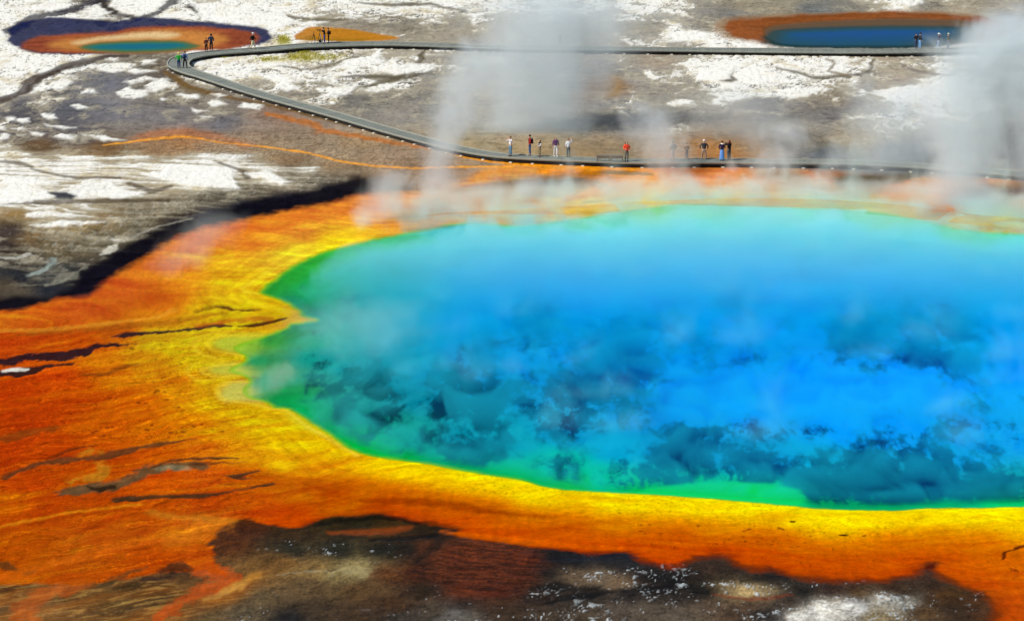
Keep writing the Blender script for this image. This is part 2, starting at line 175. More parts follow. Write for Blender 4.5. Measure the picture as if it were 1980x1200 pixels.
STROKES = [  # colour, opacity, softness, wobble, points (u, v, half thickness)
 # runoff streams, far left flat
 ((186,108,40), .8, 3.5, 1.6, [(520,222,2),(560,232,4),(600,240,4),(612,246,4),(625,253,4),(680,262,3),(720,270,3),(770,279,2.5),(830,289,2)]),
 ((236,158,52), .9, 1.2, .6, [(200,282,1),(300,270,2),(360,266,2.2),(430,277,1.2),(500,284,1.3),(560,292,1.5),(600,298,1.5),(650,311,1.5),(700,319,1.5),(745,324,1.4),(810,326,1.3),(900,324,1.5),(990,324,2)]),
 ((186,110,62), .5, 8, 1.5, [(270,268,5),(340,257,6),(420,268,5),(480,282,3)]),
 ((240,150,22), .95, 2, .4, [(872,296,2.5),(905,303,4),(950,310,5),(1000,317,4),(1060,322,3)]),
 ((238,146,20), .95, 3, .4, [(1060,318,4),(1112,320,5),(1180,327,6),(1240,330,5)]),
 ((110,84,40), .8, 3, .5, [(1150,335,2),(1200,335,4),(1260,338,2)]),
 ((236,140,26), .9, 4, .6, [(1050,333,4),(1120,337,6),(1170,345,6),(1190,357,7),(1170,370,7),(1130,378,5),(1090,388,3)]),
 ((96,92,76), .75, 5, .6, [(1050,357,4),(1110,357,9),(1140,357,7),(1165,358,2)]),
 ((110,66,26), .6, 2, .5, [(1130,392,1),(1175,389,1.5),(1205,386,1)]),
 ((92,84,64), .8, 4, .8, [(1630,352,7),(1680,352,9),(1735,346,8),(1780,335,4)]),
 ((40,44,44), .8, 2, .3, [(1590,325,1),(1650,325,3),(1720,327,4),(1760,330,2)]),
 # white rims of the low terrace
 ((205,200,180), .85, 2, 1, [(195,494,2),(212,484,4),(222,475,2)]),
 ((150,146,130), .7, 2, 1, [(222,472,1),(250,462,1.5),(290,446,2),(302,441,1),(370,424,1)]),
 ((150,160,150), .8, 2, 1.5, [(55,534,1),(70,530,3),(95,516,1.5),(105,500,1)]),
 ((130,128,110), .7, 2, 1.5, [(88,552,1),(115,546,3),(140,537,2),(170,515,1),(200,498,1)]),
 ((190,186,170), .8, 2, 2, [(0,500,2),(30,500,2),(50,490,1)]),
 # cracks and channels in the mats
 ((30,24,32), .95, 1.6, .9, [(215,652,.5),(240,650,3),(260,647,3.5),(290,645,2.5),(330,641,1.5),(375,637,2),(420,630,3.2),(448,631,1.5)]),
 ((74,28,18), .95, 1.6, .6, [(462,632,1),(480,631,2),(505,628,3.5),(530,622,2.5),(553,616,1)]),
 ((26,22,30), .95, 2.2, 1.2, [(-60,700,8),(0,703,7),(40,697,6),(60,692,6),(95,691,8),(130,690,8),(150,683,7),(175,677,5),(190,670,5),(215,668,2),(260,667,1.5),(278,664,.5)]),
 ((32,26,26), .95, 1.8, .9, [(-60,722,7),(0,722,6),(50,720,7),(75,713,4),(105,707,3),(143,703,.6)]),
 ((225,222,205), .9, 1.5, 1, [(6,717,1.5),(30,716,3),(55,715,1)]),
 ((120,70,18), .6, 3, 1, [(380,604,1),(410,595,3),(430,594,3),(455,600,3),(500,599,1)]),
 ((90,46,22), .8, 1.5, .6, [(418,594,.6),(440,595,2),(455,601,1.2),(490,600,.6)]),
 ((150,80,16), .55, 4, 1, [(40,648,2),(150,640,4),(260,630,5),(340,622,3),(430,606,2)]),
 ((190,84,24), .6, 3, 1, [(380,632,2),(450,621,4),(520,618,4)]),
 ((222,150,40), .5, 3, 1, [(0,642,2),(120,636,3),(220,625,2.5),(300,615,2),(335,600,2)]),
 ((100,48,14), .65, 3, 1, [(160,726,1),(205,724,2),(225,715,2),(250,709,2),(275,704,1)]),
 ((118,64,16), .6, 5, 1.5, [(-40,860,5),(0,852,5),(60,838,5),(110,828,3)]),
 ((92,52,26), .9, 3, 1.2, [(10,926,2),(60,902,4),(110,892,4),(150,889,4),(190,885,5),(215,879,5),(260,870,3.5),(300,862,3),(340,856,1.5),(377,850,.6)]),
 ((96,40,12), .75, 2, .8, [(90,888,.8),(140,870,1.6),(190,861,1)]),
 ((88,72,44), .9, 4, 1.2, [(122,956,2),(150,949,7),(185,943,9),(220,937,8),(250,928,6),(285,914,6),(310,905,6),(345,900,6),(370,898,5),(388,903,3)]),
 ((130,118,84), .7, 3, .8, [(305,907,2),(335,905,5),(360,907,4)]),
 ((76,44,26), .9, 2, .8, [(300,903,1),(330,892,1.5),(370,888,2),(420,886,2),(460,887,1)]),
 ((96,44,22), .7, 2, .8, [(370,897,1.5),(420,896,1.5),(450,897,1),(475,894,.6)]),
 ((44,30,18), .95, 2.5, .8, [(170,941,1),(190,946,4),(215,940,3)]),
 ((20,16,12), .95, 2, .6, [(234,967,1),(248,967,4),(262,967,2.5)]),
 ((64,44,24), .92, 2.5, .8, [(225,968,4),(260,964,4),(310,961,3.5),(370,961,4),(410,957,2.5),(450,950,1.6),(500,942,1.2),(530,936,.6)]),
 ((60,40,26), .9, 1.5, .6, [(432,920,.6),(455,921,2.5),(475,917,2),(500,911,.6)]),
 ((80,46,26), .85, 1.5, .6, [(448,923,.6),(468,926,2),(486,927,.6)]),
 ((220,140,18), .5, 2.5, 1.0, [(-20,1024,2),(40,1012,2.5),(110,997,2.5),(200,984,2),(270,976,2)]),
 ((150,52,4), .6, 3, .6, [(60,1015,2),(130,1000,3),(200,992,3),(270,985,2)]),
 ((196,150,34), .42, 5, 3, [(140,932,2),(180,922,6),(205,922,6),(195,900,3)]),
 ((210,160,40), .35, 4, 2.5, [(155,880,2),(180,872,5)]),
 ((70,52,24), .7, 4, 1.5, [(-20,1093,4),(10,1096,6),(28,1101,3)]),
 ((70,44,22), .7, 3, 1, [(45,1111,1),(55,1108,2.5),(68,1105,1)]),
 ((52,36,22), .85, 4, 1.8, [(312,1106,1),(335,1100,5),(355,1096,8),(372,1104,4),(385,1103,1)]),
 ((52,34,24), .85, 2.5, 1.5, [(275,1124,1),(285,1121,4),(310,1118,2),(330,1116,1)]),
 ((76,58,28), .8, 4, 1.5, [(180,1138,2),(205,1130,4),(240,1112,3),(285,1098,1)]),
 ((186,84,16), .62, 6, 2.2, [(160,1128,8),(140,1136,8),(105,1144,7),(80,1152,7),(62,1165,8),(52,1180,9),(46,1205,12)]),
 ((184,76,14), .8, 4, 1.6, [(400,1106,14),(430,1112,12),(440,1121,5),(410,1134,8),(395,1141,7),(370,1156,7),(345,1172,6),(325,1182,5),(306,1194,3),(290,1206,4)]),
 ((206,140,46), .5, 5, 2.4, [(440,1145,3),(470,1130,5),(500,1112,4)]),
 ((206,150,66), .45, 5, 2.6, [(395,1158,3),(430,1150,4),(470,1132,3)]),
 # the bright foreground
 ((216,150,36), .35, 7, 3, [(290,988,3),(330,1000,4),(380,1005,4),(440,1008,4)]),
 ((216,120,24), .4, 9, 3, [(340,1045,8),(390,1030,10),(430,1015,6)]),
 ((222,110,16), .4, 7, 2, [(0,1125,4),(90,1095,6),(200,1065,6),(300,1040,4)]),
 ((130,34,0), .55, 5, .5, [(700,968,3),(780,970,6),(860,975,7),(950,990,4),(1050,1000,2)]),
 ((228,100,0), .5, 4, .5, [(860,1030,3),(960,1042,6),(1080,1055,5),(1200,1062,3)]),
 ((176,48,0), .5, 4, .5, [(1200,1052,2),(1330,1063,3),(1450,1064,3),(1550,1078,2)]),
 ((84,22,6), .9, 1.8, .6, [(1790,1101,.8),(1797,1097,3),(1803,1092,2),(1808,1088,.6)]),
 ((88,24,6), .9, 1.5, .6, [(1939,1083,1),(1942,1077,1.6),(1943,1068,1.2),(1960,1063,.8),(1972,1058,2.5),(2000,1056,3)]),
 ((120,34,8), .8, 1.5, .6, [(1955,1100,.6),(1961,1104,1.6),(1967,1106,.6)]),
 ((36,8,6), .95, 1, .2, [(1528,1009,.5),(1533,1009,1.6),(1538,1009,.5)]),
 ((40,10,6), .95, 1.2, .2, [(1624,1036,.5),(1632,1035.5,2),(1640,1036,.5)]),
 ((24,26,34), .6, 2.5, 1.2, [(1050,1082,1),(1120,1082,4),(1200,1077,4),(1230,1080,1)]),
 ((150,66,16), .55, 4, 1, [(640,1030,2),(700,1030,5),(760,1026,5),(790,1020,2)]),
 ((18,18,14), .8, 4, 1, [(610,1016,3),(680,1004,4),(740,1000,4),(790,1010,3),(812,1014,2)]),
 ((18,16,14), .8, 3, 1, [(720,1045,2),(770,1044,4),(820,1040,3),(870,1030,2),(886,1026,1)]),
 ((24,20,14), .7, 4, 1.2, [(806,1090,2),(830,1066,4),(850,1045,3),(880,1036,2)]),
 ((20,18,16), .8, 4, 1.2, [(1060,1168,2),(1110,1155,5),(1170,1147,4),(1240,1140,3),(1290,1135,2)]),
 ((22,20,16), .75, 4, 1.2, [(1020,1140,3),(1080,1135,6),(1130,1140,4),(1160,1136,2)]),
 ((120,46,24), .6, 2.5, 1, [(1380,1150,1),(1430,1158,2),(1480,1157,2),(1530,1150,1)]),
 ((176,164,128), .4, 3, 3, [(540,1112,.6),(600,1107,2),(640,1107,2),(652,1106,1)]),
 ((176,160,110), .45, 6, 4, [(640,1110,3),(670,1102,8),(695,1104,7),(705,1110,3)]),
 ((90,40,20), .6, 3, 1, [(1300,1094,2),(1350,1082,3),(1400,1080,2)]),
]
SPECKS = [(1240,1017,5),(1256,1017,4),(1238,1028,4),(1246,1033,2),(1278,1033,3),(1350,1018,5),(1410,1044,3),(1417,1044,2),(1438,1028,4),(1445,1026,4),(1450,1024,4),(1458,1018,3),(1437,1039,3),(1441,1048,4),(1385,1052,3),(1372,1053,2),(1400,1051,2),
 (1464,1049,3),(1482,1037,2),(1508,1024,6),(1514,1026,4),(1505,1021,3),(1495,1047,3),(1492,1053,3),(1530,1059,3),(1543,1057,3),(1556,1051,4),(1566,1037,3),(1571,1043,1.5),(1545,1024,2),(1671,1037,5),(1198,993,3),(1062,978,2),
 (213,771,5),(322,774,5),(305,757,6),(318,759,4),(300,760,4),(280,781,4),(268,780,6),(345,789,4),(363,800,3),(310,667,3),(302,697,3),(255,675,6),(230,677,4),(294,823,4),(250,836,4),(283,832,6),(208,828,5),(218,827,4),(180,838,6),(187,835,5),(200,843,6),(390,823,5),(375,826,5),
 (330,838,7),(355,836,6),(100,913,4),(203,994,4),(225,772,3),(340,795,2),(410,832,4),(430,836,4),(600,690,3),(552,700,2)]

def paint(X, Y, pool_only=False):
    """base colour (linear), wetness and relief of the ground at world points"""
    X = X.astype(F32); Y = Y.astype(F32)
    u, v = to_uv(X.astype(np.float64), Y.astype(np.float64))
    u = u.astype(F32); v = v.astype(F32)
    pxm = F32(CT) * (v + F32(820)) / F32(CAM_H)              # survey pixels per metre
    # domain warps, built from noise on the ground itself
    wu = fbm(X / 2.2, Y / 4.0, 11, 4); wv = fbm(X / 2.2, Y / 6.0, 23, 4)
    lu = noise(X / 9.0, Y / 14.0, 31); lv = noise(X / 9.0, Y / 14.0, 37)
    us = u + 5 * wu; vs = v + 1.5 * wv
    um = u + 14 * wu + 10 * lu; vm = v + 3.0 * wv + 2.0 * lv
    gr = noise(X / 0.22, Y / 0.7, 41); gr2 = noise(X / 0.5, Y / 1.6, 43); gr3 = noise(X / 0.11, Y / 0.35, 47)
    sh = 0.62 * np.minimum(X + 4, 0) * smooth(560, 640, v) - 0.35 * np.minimum(X + 10, 0) * smooth(560, 380, v) * smooth(300, 380, v)   # the runoff fans out to the left
    Yf = Y - sh + 1.6 * lv + .8 * fbm(X / 3.0, Y / 4.0, 49, 3)
    st1 = fbm(X / 5.0 + lu, Yf / 1.3, 51, 4)                   # streaks lying along the flats
    st2 = fbm(X / 1.6, Yf / 0.75, 53, 3)
    cl = fbm(X / 7.0, Y / 16.0, 61, 5)
    cl2 = fbm(X / 2.4, Y / 6.0, 67, 5)
    n = len(u)
    col = np.zeros((n, 3), F32)
    wet = np.full(n, 0.25, F32)
    z = np.zeros(n, F32)
    C = lambda c: lin(c).astype(F32)
    def mix(mask, c, idx=None):
        c = np.asarray(c, F32)
        m = mask[:, None]
        if idx is None: col[:] = col * (1 - m) + c * m
        else: col[idx] = col[idx] * (1 - m) + (c[idx] if c.ndim == 2 else c) * m
    def region(pts, pad=30):
        p = np.asarray(pts)
        return np.nonzero((u > p[:, 0].min() - pad) & (u < p[:, 0].max() + pad) & (v > p[:, 1].min() - pad) & (v < p[:, 1].max() + pad))[0]

    # ---------------- open ground: mud flats and sinter crust
    g = GROUND_F(um, vm)
    gc, wf = g[:, :3].copy(), g[:, 3]
    far = smooth(520, 250, v)
    near = smooth(960, 1040, v)
    tone = 1 + 0.20 * cl2 + 0.12 * gr2 + 0.10 * gr + 0.12 * st2
    gc *= np.clip(tone, 0.45, 1.7)[:, None]
    warmv = np.clip(0.5 + 0.9 * cl, 0, 1)[:, None]
    gc *= np.array([0.93, 0.98, 1.10], F32) * (1 - warmv) + np.array([1.08, 1.0, 0.86], F32) * warmv
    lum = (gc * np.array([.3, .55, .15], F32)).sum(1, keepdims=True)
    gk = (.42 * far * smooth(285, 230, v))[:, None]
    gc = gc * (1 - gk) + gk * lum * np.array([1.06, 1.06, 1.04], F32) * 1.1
    # braided channels between plates: thin where a winding noise crosses zero
    a1 = np.abs(fbm(X / 5.0 + 0.7 * wu, Y / 8.0 + 0.7 * wv, 71, 3)); a2 = np.abs(fbm(X / 1.8 + 0.6 * wu, Y / 3.8 + .4 * wv, 73, 2))
    lf = smooth(700, 600, u) * smooth(282, 300, v)                                  # the crust terrace, left: long streaks
    pa = fbm(X / 2.6 + .6 * wu, Y / 5.6 + .6 * wv, 77, 5, .6) * 0.52
    pb = fbm(X / 7.0 + .4 * wu, Yf / 1.7, 79, 5, .5) * 0.50
    plate = pa * (1 - lf) + pb * lf
    thr = (0.5 - wf * (1 - .08 * lf)) * 1.18 - .07
    has = smooth(0.0, 0.03, wf)
    w_tan = smooth(thr - .40, thr + .05, plate) * has
    white = smooth(thr - 0.03, thr + 0.22, plate) * has
    chan = smooth(0.0, 0.07, a1 - 0.02 + 0.022 * smooth(.55, .95, wf)) * (0.35 + 0.65 * smooth(0.0, 0.05, a2 + 0.03 * smooth(.6, 1, wf)))
    chan = chan * (1 - .7 * lf) + .7 * lf
    wm = white * chan * (1 - near)
    wcol = C((246, 243, 230)) * (1 + 0.05 * gr2[:, None]) * (1 - 0.46 * smooth(-.1, .9, cl2 + .6 * st2)[:, None] * np.array([.55, .75, 1.15], F32))
    peb = smooth(0.35, 0.8, noise(X / 0.34, Y / 1.1, 83) + 0.5 * cl2) * smooth(.1, .9, noise(X / 4, Y / 9, 85) + .3) * (.35 + .65 * smooth(230, 180, u))  # dark pebbles on the crust
    wcol = wcol * (1 - .62 * peb[:, None] * np.array([.75, .85, .95], F32))
    dchan = np.maximum((1 - smooth(0.0, 0.05, a1)) * smooth(.2, .6, wf), .8 * (1 - smooth(0.0, 0.035, a2)) * smooth(.1, .5, wf)) * far
    # flow lines of the wet mud
    fl1 = smooth(.10, .0, np.abs(fbm(X / 6.0 + .8 * lu, Yf / 2.6 + .6 * wv, 181, 4))); fl2 = smooth(.3, .9, fbm(X / 8.0 + lu, Yf / 3.2, 183, 4))
    mudz = far * (1 - has * smooth(.3, .6, wf))
    gc = gc * (1 - 0.5 * dchan[:, None]) * (1 - .35 * mudz * fl1)[:, None] * (1 + .35 * mudz * fl2)[:, None]
    tanc = C((176, 166, 140)) * (1 + .16 * st2 + .12 * gr2 + .1 * cl2)[:, None]
    wt = w_tan * (1 - near) * .75 * chan
    col[:] = gc * (1 - wt[:, None]) + tanc * wt[:, None]
    col[:] = col * (1 - wm[:, None]) + wcol * wm[:, None]
    z += 0.05 * wm * far
    # small loose crust chips in the rough zones
    fl = smooth(0.30, 0.9, fbm(X / .55 + .2 * wu, Y / 1.5 + .2 * wv, 91, 4, .75) * .8 + (wf - .12) * 2.0) * smooth(.01, .06, wf)
    ck = smooth(250, 350, v) * (1 - near)
    mix(fl * ck * 0.30 * smooth(.6, .2, wf), C((215, 210, 190)))
    dk = fbm(X / .9 + .3 * wu, Yf / .8, 101, 5, .62)
    # foreground chips: pale crust, plus sky glints on wet sinter painted as white
    wl = np.minimum(wf, .22) + .10 * fbm(X / 3.0, Y / 3.0, 94, 3) - .02
    bigm = smooth(.30, .5, wf)
    f1 = smooth(0.47, 0.66, noise(X / 0.36 + .3 * gr, Y / 0.62 + .3 * gr2, 93) + 0.5 * noise(X / 1.5, Y / 2.5, 95) + (wl - .15) * 2.6) * smooth(.01, .06, wf)
    f2 = smooth(0.48, 0.70, noise(X / 0.13, Y / 0.26, 97) + 0.6 * noise(X / 1.1, Y / 1.6, 99) + (wl - .16) * 2.4) * smooth(.01, .06, wf)
    mix(np.clip(f1 * (.6 + .5 * gr2) + 0.7 * f2, 0, 1) * near * 0.9 * (1 - bigm) * smooth(-.3, .35, noise(X / .9, Y / 1.3, 92) + .2), C((232, 240, 238)) * (0.88 + 0.22 * gr[:, None]))
    big = smooth(.40, .54, wf + .26 * fbm(X / 1.6, Y / 2.0, 96, 6, .62)) * near                # the large pale crust at the lower edge
    mix(big * .85, C((216, 212, 198)) * (1 + .16 * fbm(X / .3, Y / .35, 98, 3)[:, None] + .10 * fbm(X / 1.5, Y / 2.0, 100, 4)[:, None] + .25 * dk[:, None] * np.array([.7, .9, 1.1], F32)))
    z += near * 0.05 * np.clip(f1 + .7 * f2, 0, 1) * (1 - bigm)
    col *= np.clip(1 + 0.46 * dk * near + .34 * near * fbm(X / .2, Y / .3, 105, 3) + .25 * near * gr3, .2, 2.2)[:, None]
    crk = smooth(.07, .0, np.abs(fbm(X / 1.4 + .4 * wu, Y / 1.6 + .4 * wv, 153, 4))) * near
    col *= (1 - .45 * crk)[:, None] * (1 - .25 * near[:, None] * (1 - bigm[:, None]))
    wet += .5 * near
    # rubble below the crust, left
    rub = smooth(90, 20, sd_poly(us * .5, vs, np.array([(0,440),(60,450),(230,430),(340,395),(480,372),(640,350),(600,372),(470,395),(390,412),(300,446),(215,482),(190,500),(140,540),(60,560),(0,520)]) * np.array([.5, 1])) * 4)
    rt = fbm(X / 1.6 + .4 * wu, Yf / 2.6, 103, 4, .62) + .2 * gr
    col *= (1 + rub * np.clip(0.42 * rt, -.7, .9))[:, None]
    mix(rub * smooth(.6, 1.4, rt + .4 * cl2) * .6, C((215, 208, 188)))
    mix(rub * smooth(-.5, -1.1, rt) * .5, C((34, 32, 30)))
    z += rub * 0.10 * rt
    wet += 0.3 * rub

    # polygon cracks of the drying mud behind the spring
    mudp = np.array([(170,290),(300,262),(420,255),(560,250),(700,265),(830,290),(900,322),(820,350),(650,330),(520,318),(400,300),(250,300)])
    mk = smooth(10, -10, sd_poly(us * .4, vs, mudp * np.array([.4, 1])))
    cr = np.abs(noise(X / 1.3 + .5 * wu, Y / 2.2 + .3 * wv, 107)); cr2 = np.abs(noise(X / .8 + .4 * wv, Y / 1.3, 109))
    ck2 = np.maximum(smooth(.10, .02, cr), smooth(.10, .02, cr2))
    mix(mk * ck2 * .55, C((92, 70, 50)))
    rip = smooth(.1, .8, np.sin((v * 1.25 + 4 * wv + 3 * cl + u * .05) * 1.0) * .5 + .5)
    mix(mk * rip * .18, C((110, 84, 58)))

    # ---------------- dark water margins
    def poly(pts, c, op=1.0, soft=3.0, wob=1.0, w=None, tex=0.0, sm=0):
        p = spline(pts, sm) if sm else np.asarray(pts, float)
        i = region(p, 40)
        if not len(i): return
        d = sd_poly((u[i] + wob * (4 * wu[i])) * .5, v[i] + wob * 1.2 * wv[i], p * np.array([.5, 1]))
        m = smooth(soft, -soft, d) * op
        cc = C(c)[None, :] * (1 + tex * (st1[i] + .5 * gr2[i]))[:, None] if tex else C(c)[None, :]
        col[i] = col[i] * (1 - m[:, None]) + cc * m[:, None]
        if w is not None: wet[i] = wet[i] * (1 - m) + w * m
    # near-left black margin
    poly([(690,341),(600,368),(500,386),(440,403),(395,418),(300,447),(216,488),(205,500),(160,530),(140,556),(95,578),(30,572),(0,580),(-200,600),(-200,640),(0,612),(110,590),(215,548),(330,470),(480,432),(640,402),(700,380),(740,360)],
         (14, 13, 22), .95, 7, 3.0, .5, .5)
    poly([(70,520),(130,512),(170,500),(140,540),(80,552)], (26, 34, 40), .5, 6, 2, .7, .3)  # reflected deep blue sky, painted into the wet ground colour
    # small dark pool in the crust
    poly([(84,375),(100,373),(140,372),(152,380),(140,387),(110,387)], (28, 30, 40), .95, 3, 1.2, .8)
    for cpt in ([(0,314,2),(35,318,4),(60,324,2)], [(60,328,1),(110,340,2),(150,346,3),(230,345,2)], [(170,370,1),(190,370,2.5),(210,369,1)], [(0,396,2),(60,393,4),(150,392,4),(240,389,4),(330,388,2)],
                [(425,316,2),(450,326,2),(470,333,3),(480,345,3)], [(250,356,3),(290,372,4),(330,362,2)]):
        p = np.array(cpt, float); i = region(p[:, :2], 20)
        d = sd_line((u[i] + 6 * wu[i]) * .5, v[i] + 1.5 * wv[i], p * np.array([.5, 1, 1]))
        m = smooth(2, -1.5, d) * .75
        col[i] = col[i] * (1 - m[:, None]) + C((76, 62, 44)) * m[:, None]
    # channels around the far left pool and the flats
    for c, pts in (((44,44,56), [(20,62,10),(60,38,8),(110,28,7),(160,14,6),(215,-4,7)]), ((56,50,46), [(192,2,4),(205,14,4),(222,28,5),(260,36,5)]), ((52,52,56), [(345,-2,6),(325,12,5),(300,28,5),(270,36,5)]),
                   ((60,46,42), [(250,108,4),(190,114,5),(140,126,5),(95,142,6),(65,156,7),(40,180,7),(0,196,6),(-60,210,6)]), ((70,58,50), [(180,122,3),(130,134,4),(80,152,4),(50,180,4)]),
                   ((120,112,92), [(360,16,3),(420,22,2),(480,30,2),(520,40,2)]), ((62,60,60), [(370,14,5),(390,30,5),(410,44,5)]),
                   ((120,104,76), [(360,140,3),(340,150,5),(350,165,6),(370,178,5),(420,185,3)]), ((110,82,40), [(320,140,3),(345,160,5),(372,172,4),(420,184,4),(500,200,3),(600,225,3),(700,250,3)]),
                   ((78,70,54), [(1414,140,2),(1408,148,3),(1420,155,3),(1395,162,3)]), ((96,90,72), [(1500,133,2),(1545,143,3),(1575,153,4),(1620,150,3),(1680,143,3),(1690,115,2)]),
                   ((120,104,76), [(1600,116,1.5),(1612,128,2),(1600,140,2),(1640,150,3)]), ((120,108,96), [(1740,126,2),(1770,138,4),(1800,145,2),(1850,148,2)]),
                   ((92,82,58), [(820,98,3),(815,112,4),(800,140,4),(760,155,4),(700,172,4)]), ((110,100,76), [(540,130,1.5),(600,136,2),(640,128,2.5),(690,112,3)]),
                   ((96,90,70), [(700,8,2),(760,12,4),(830,10,3),(900,24,2)]), ((104,96,74), [(500,26,3),(560,34,3),(600,40,3),(680,38,2)]),
                   ((90,84,66), [(660,150,2),(720,150,5),(790,152,3),(830,138,3)])):
        p = np.array(pts, float); i = region(p[:, :2], 40)
        d = sd_line((u[i] + 9 * wu[i]) * .55, v[i] + 2.6 * wv[i], p * np.array([.55, 1, .8]))
        m = smooth(2.5, -2.0, d) * .85
        col[i] = col[i] * (1 - m[:, None]) + (C(c)[None, :] * (1 + .2 * gr2[i])[:, None]) * m[:, None]
    # clean white plates (traced)
    for pts in ([(95,36),(140,28),(170,30),(222,36),(190,38),(130,42)], [(150,24),(190,8),(207,22),(215,30),(190,33)], [(210,0),(325,-4),(312,14),(282,30),(262,33),(225,24)], [(372,12),(410,6),(470,20),(555,28),(565,44),(548,54),(500,51),(440,46),(392,40)],
                [(95,0),(140,0),(132,18),(100,24),(60,18)], [(300,158),(318,152),(330,170),(300,180),(275,178)], [(226,182),(250,170),(280,176),(284,186),(265,194),(238,190)], [(240,160),(280,150),(310,155),(250,166)],
                [(180,128),(230,124),(250,134),(230,142),(200,140)], [(85,170),(120,152),(146,162),(118,175)], [(140,205),(155,202),(175,210),(150,213)], [(160,262),(200,263),(240,272),(200,273)], [(0,258),(15,260),(12,270),(0,272)], [(10,228),(28,226),(30,234),(14,236)], [(34,230),(52,230),(54,238),(38,238)], [(84,224),(105,222),(110,230),(90,232)], [(85,242),(110,244),(150,248),(120,250)], [(60,256),(90,260),(82,266),(62,262)], [(118,262),(150,264),(140,272),(112,268)], [(30,248),(48,250),(40,254)], [(20,252),(10,246),(0,246),(0,252)], [(275,120),(305,118),(300,126),(272,126)], [(314,190),(330,192),(322,197),(312,195)], [(345,184),(380,182),(384,190),(352,192)], [(398,198),(420,194),(438,204),(405,206)], [(410,184),(436,186),(428,192)], [(470,200),(510,205),(500,214),(465,208)], [(370,212),(400,216),(378,219)], [(385,226),(408,228),(395,231)], [(200,118),(228,114),(222,122)], [(160,178),(180,172),(186,180),(160,184)], [(240,140),(262,134),(300,138),(262,143)],
                [(1345,150),(1400,125),(1425,130),(1408,148),(1395,158),(1350,158)], [(1420,150),(1455,128),(1500,142),(1540,160),(1500,170),(1470,166),(1425,156)], [(1493,182),(1540,170),(1590,168),(1585,176),(1545,190),(1510,188)],
                [(1385,160),(1420,165),(1450,172),(1445,178),(1400,172)], [(1370,182),(1420,180),(1450,190),(1410,200),(1390,192)], [(1310,72),(1345,62),(1395,66),(1350,78),(1300,82)], [(1410,80),(1450,77),(1500,90),(1420,90)], [(1365,82),(1400,78),(1408,82),(1380,86)],
                [(1785,92),(1830,86),(1880,83),(1910,86),(1850,91)], [(1728,10),(1765,3),(1790,2),(1770,12),(1745,14)], [(575,50),(600,42),(630,45),(600,50)], [(1680,180),(1780,165),(1850,160),(1900,170),(1905,186),(1850,200),(1760,205),(1720,195)],
                [(510,150),(560,150),(580,172),(560,178),(540,170)], [(700,175),(740,165),(780,158),(770,168),(735,180)], [(640,135),(690,115),(740,112),(745,120),(690,135)], [(720,132),(800,125),(840,126),(835,137),(780,145),(725,140)], [(610,190),(650,175),(690,170),(680,182),(640,190)],
                [(285,340),(350,320),(440,326),(465,364),(400,366),(340,358)], [(470,335),(500,333),(540,340),(565,352),(545,356),(500,346)], [(0,346),(60,345),(110,358),(60,364),(0,362)], [(0,368),(70,362),(104,382),(60,392),(0,396)], [(130,372),(190,366),(240,366),(280,376),(220,386),(160,386)],
                [(45,415),(60,410),(180,418),(120,420),(50,421)], [(60,438),(120,428),(200,430),(140,438),(90,442)], [(50,404),(100,402),(104,406),(60,407)]):
        p = np.asarray(pts, float); i = region(p, 20)
        d = sd_poly((u[i] + 12 * wu[i] + 3 * gr2[i]) * .5, v[i] + 2.8 * wv[i] + 1.0 * gr2[i] + 2.0 * cl2[i], p * np.array([.5, 1]))
        m = smooth(2.6, -2.2, d) * .95 * (1 - .6 * peb[i]) * (.3 + .7 * smooth(.0, .06, a2[i] + .01)) * (1 - .35 * smooth(.2, 1.0, st2[i] + .5 * cl2[i]))
        c = C((248, 245, 232)) * (1 + .05 * gr2[i][:, None]) * (1 - .1 * np.clip(cl2[i], 0, 1)[:, None] * np.array([.4, .7, 1.2], F32))
        col[i] = col[i] * (1 - m[:, None]) + c * m[:, None]
        z[i] += .05 * m
    # far left spring: dark apron (navy sky reflection painted in), rust ring, teal water
    poly(LEFT_PLATE, (12, 18, 66), .96, 2.5, 2.2, .7, .45, 3)
    poly(LEFT_RING, (158, 82, 44), .95, 4, 2.0, .5, .3, 3)
    poly([(45,96),(60,80),(100,78),(150,88),(120,98)], (120, 52, 44), .5, 5, 1, .5, .2, 3)
    poly([(440,60),(490,68),(494,84),(450,92),(430,80)], (120, 54, 40), .5, 5, 1, .5, .2, 3)
    poly([(95,92),(120,80),(220,72),(300,60),(360,60),(420,68),(440,80),(400,92),(300,99),(150,98)], (206,140,66), .7, 7, 1, .5, .1, 3)
    poly([(140,84),(180,76),(230,69),(300,64),(345,67),(330,74),(250,76),(190,80),(160,86)], (232,206,150), .75, 5, .8, .5, 0, 3)
    i = region(LEFT_POOL, 20)
    d = sd_poly((u[i] + 6 * wu[i]) * .35, v[i] + 1.0 * wv[i], spline(LEFT_POOL, 3) * np.array([.35, 1]))
    for a, b, c in ((3, -2, (122, 100, 40)), (0, -4, (64, 104, 66)), (-3.5, -8, (0, 106, 106)), (-7, -12, (0, 96, 124))):
        m = smooth(a, b, d + 1.2 * np.clip((90 - v[i]) / 8, -.5, 1))
        col[i] = col[i] * (1 - m[:, None]) + C(c) * m[:, None]
    # far right spring
    poly([(1380,55),(1400,36),(1480,30),(1600,26),(1740,21),(1850,25),(1950,50),(1920,82),(1790,89),(1640,93),(1500,91),(1400,75)], (150,110,66), .6, 4, 1.2, .4, .15, 3)
    poly(RIGHT_RING, (140, 76, 34), .95, 4, 3.0, .5, .35, 3)
    poly([(1480,37),(1594,29),(1732,25),(1833,28),(1833,33),(1732,31),(1594,36),(1500,44)], (120, 66, 26), .6, 2.5, 1, .5, .2, 3)
    i = region(RIGHT_POOL, 20)
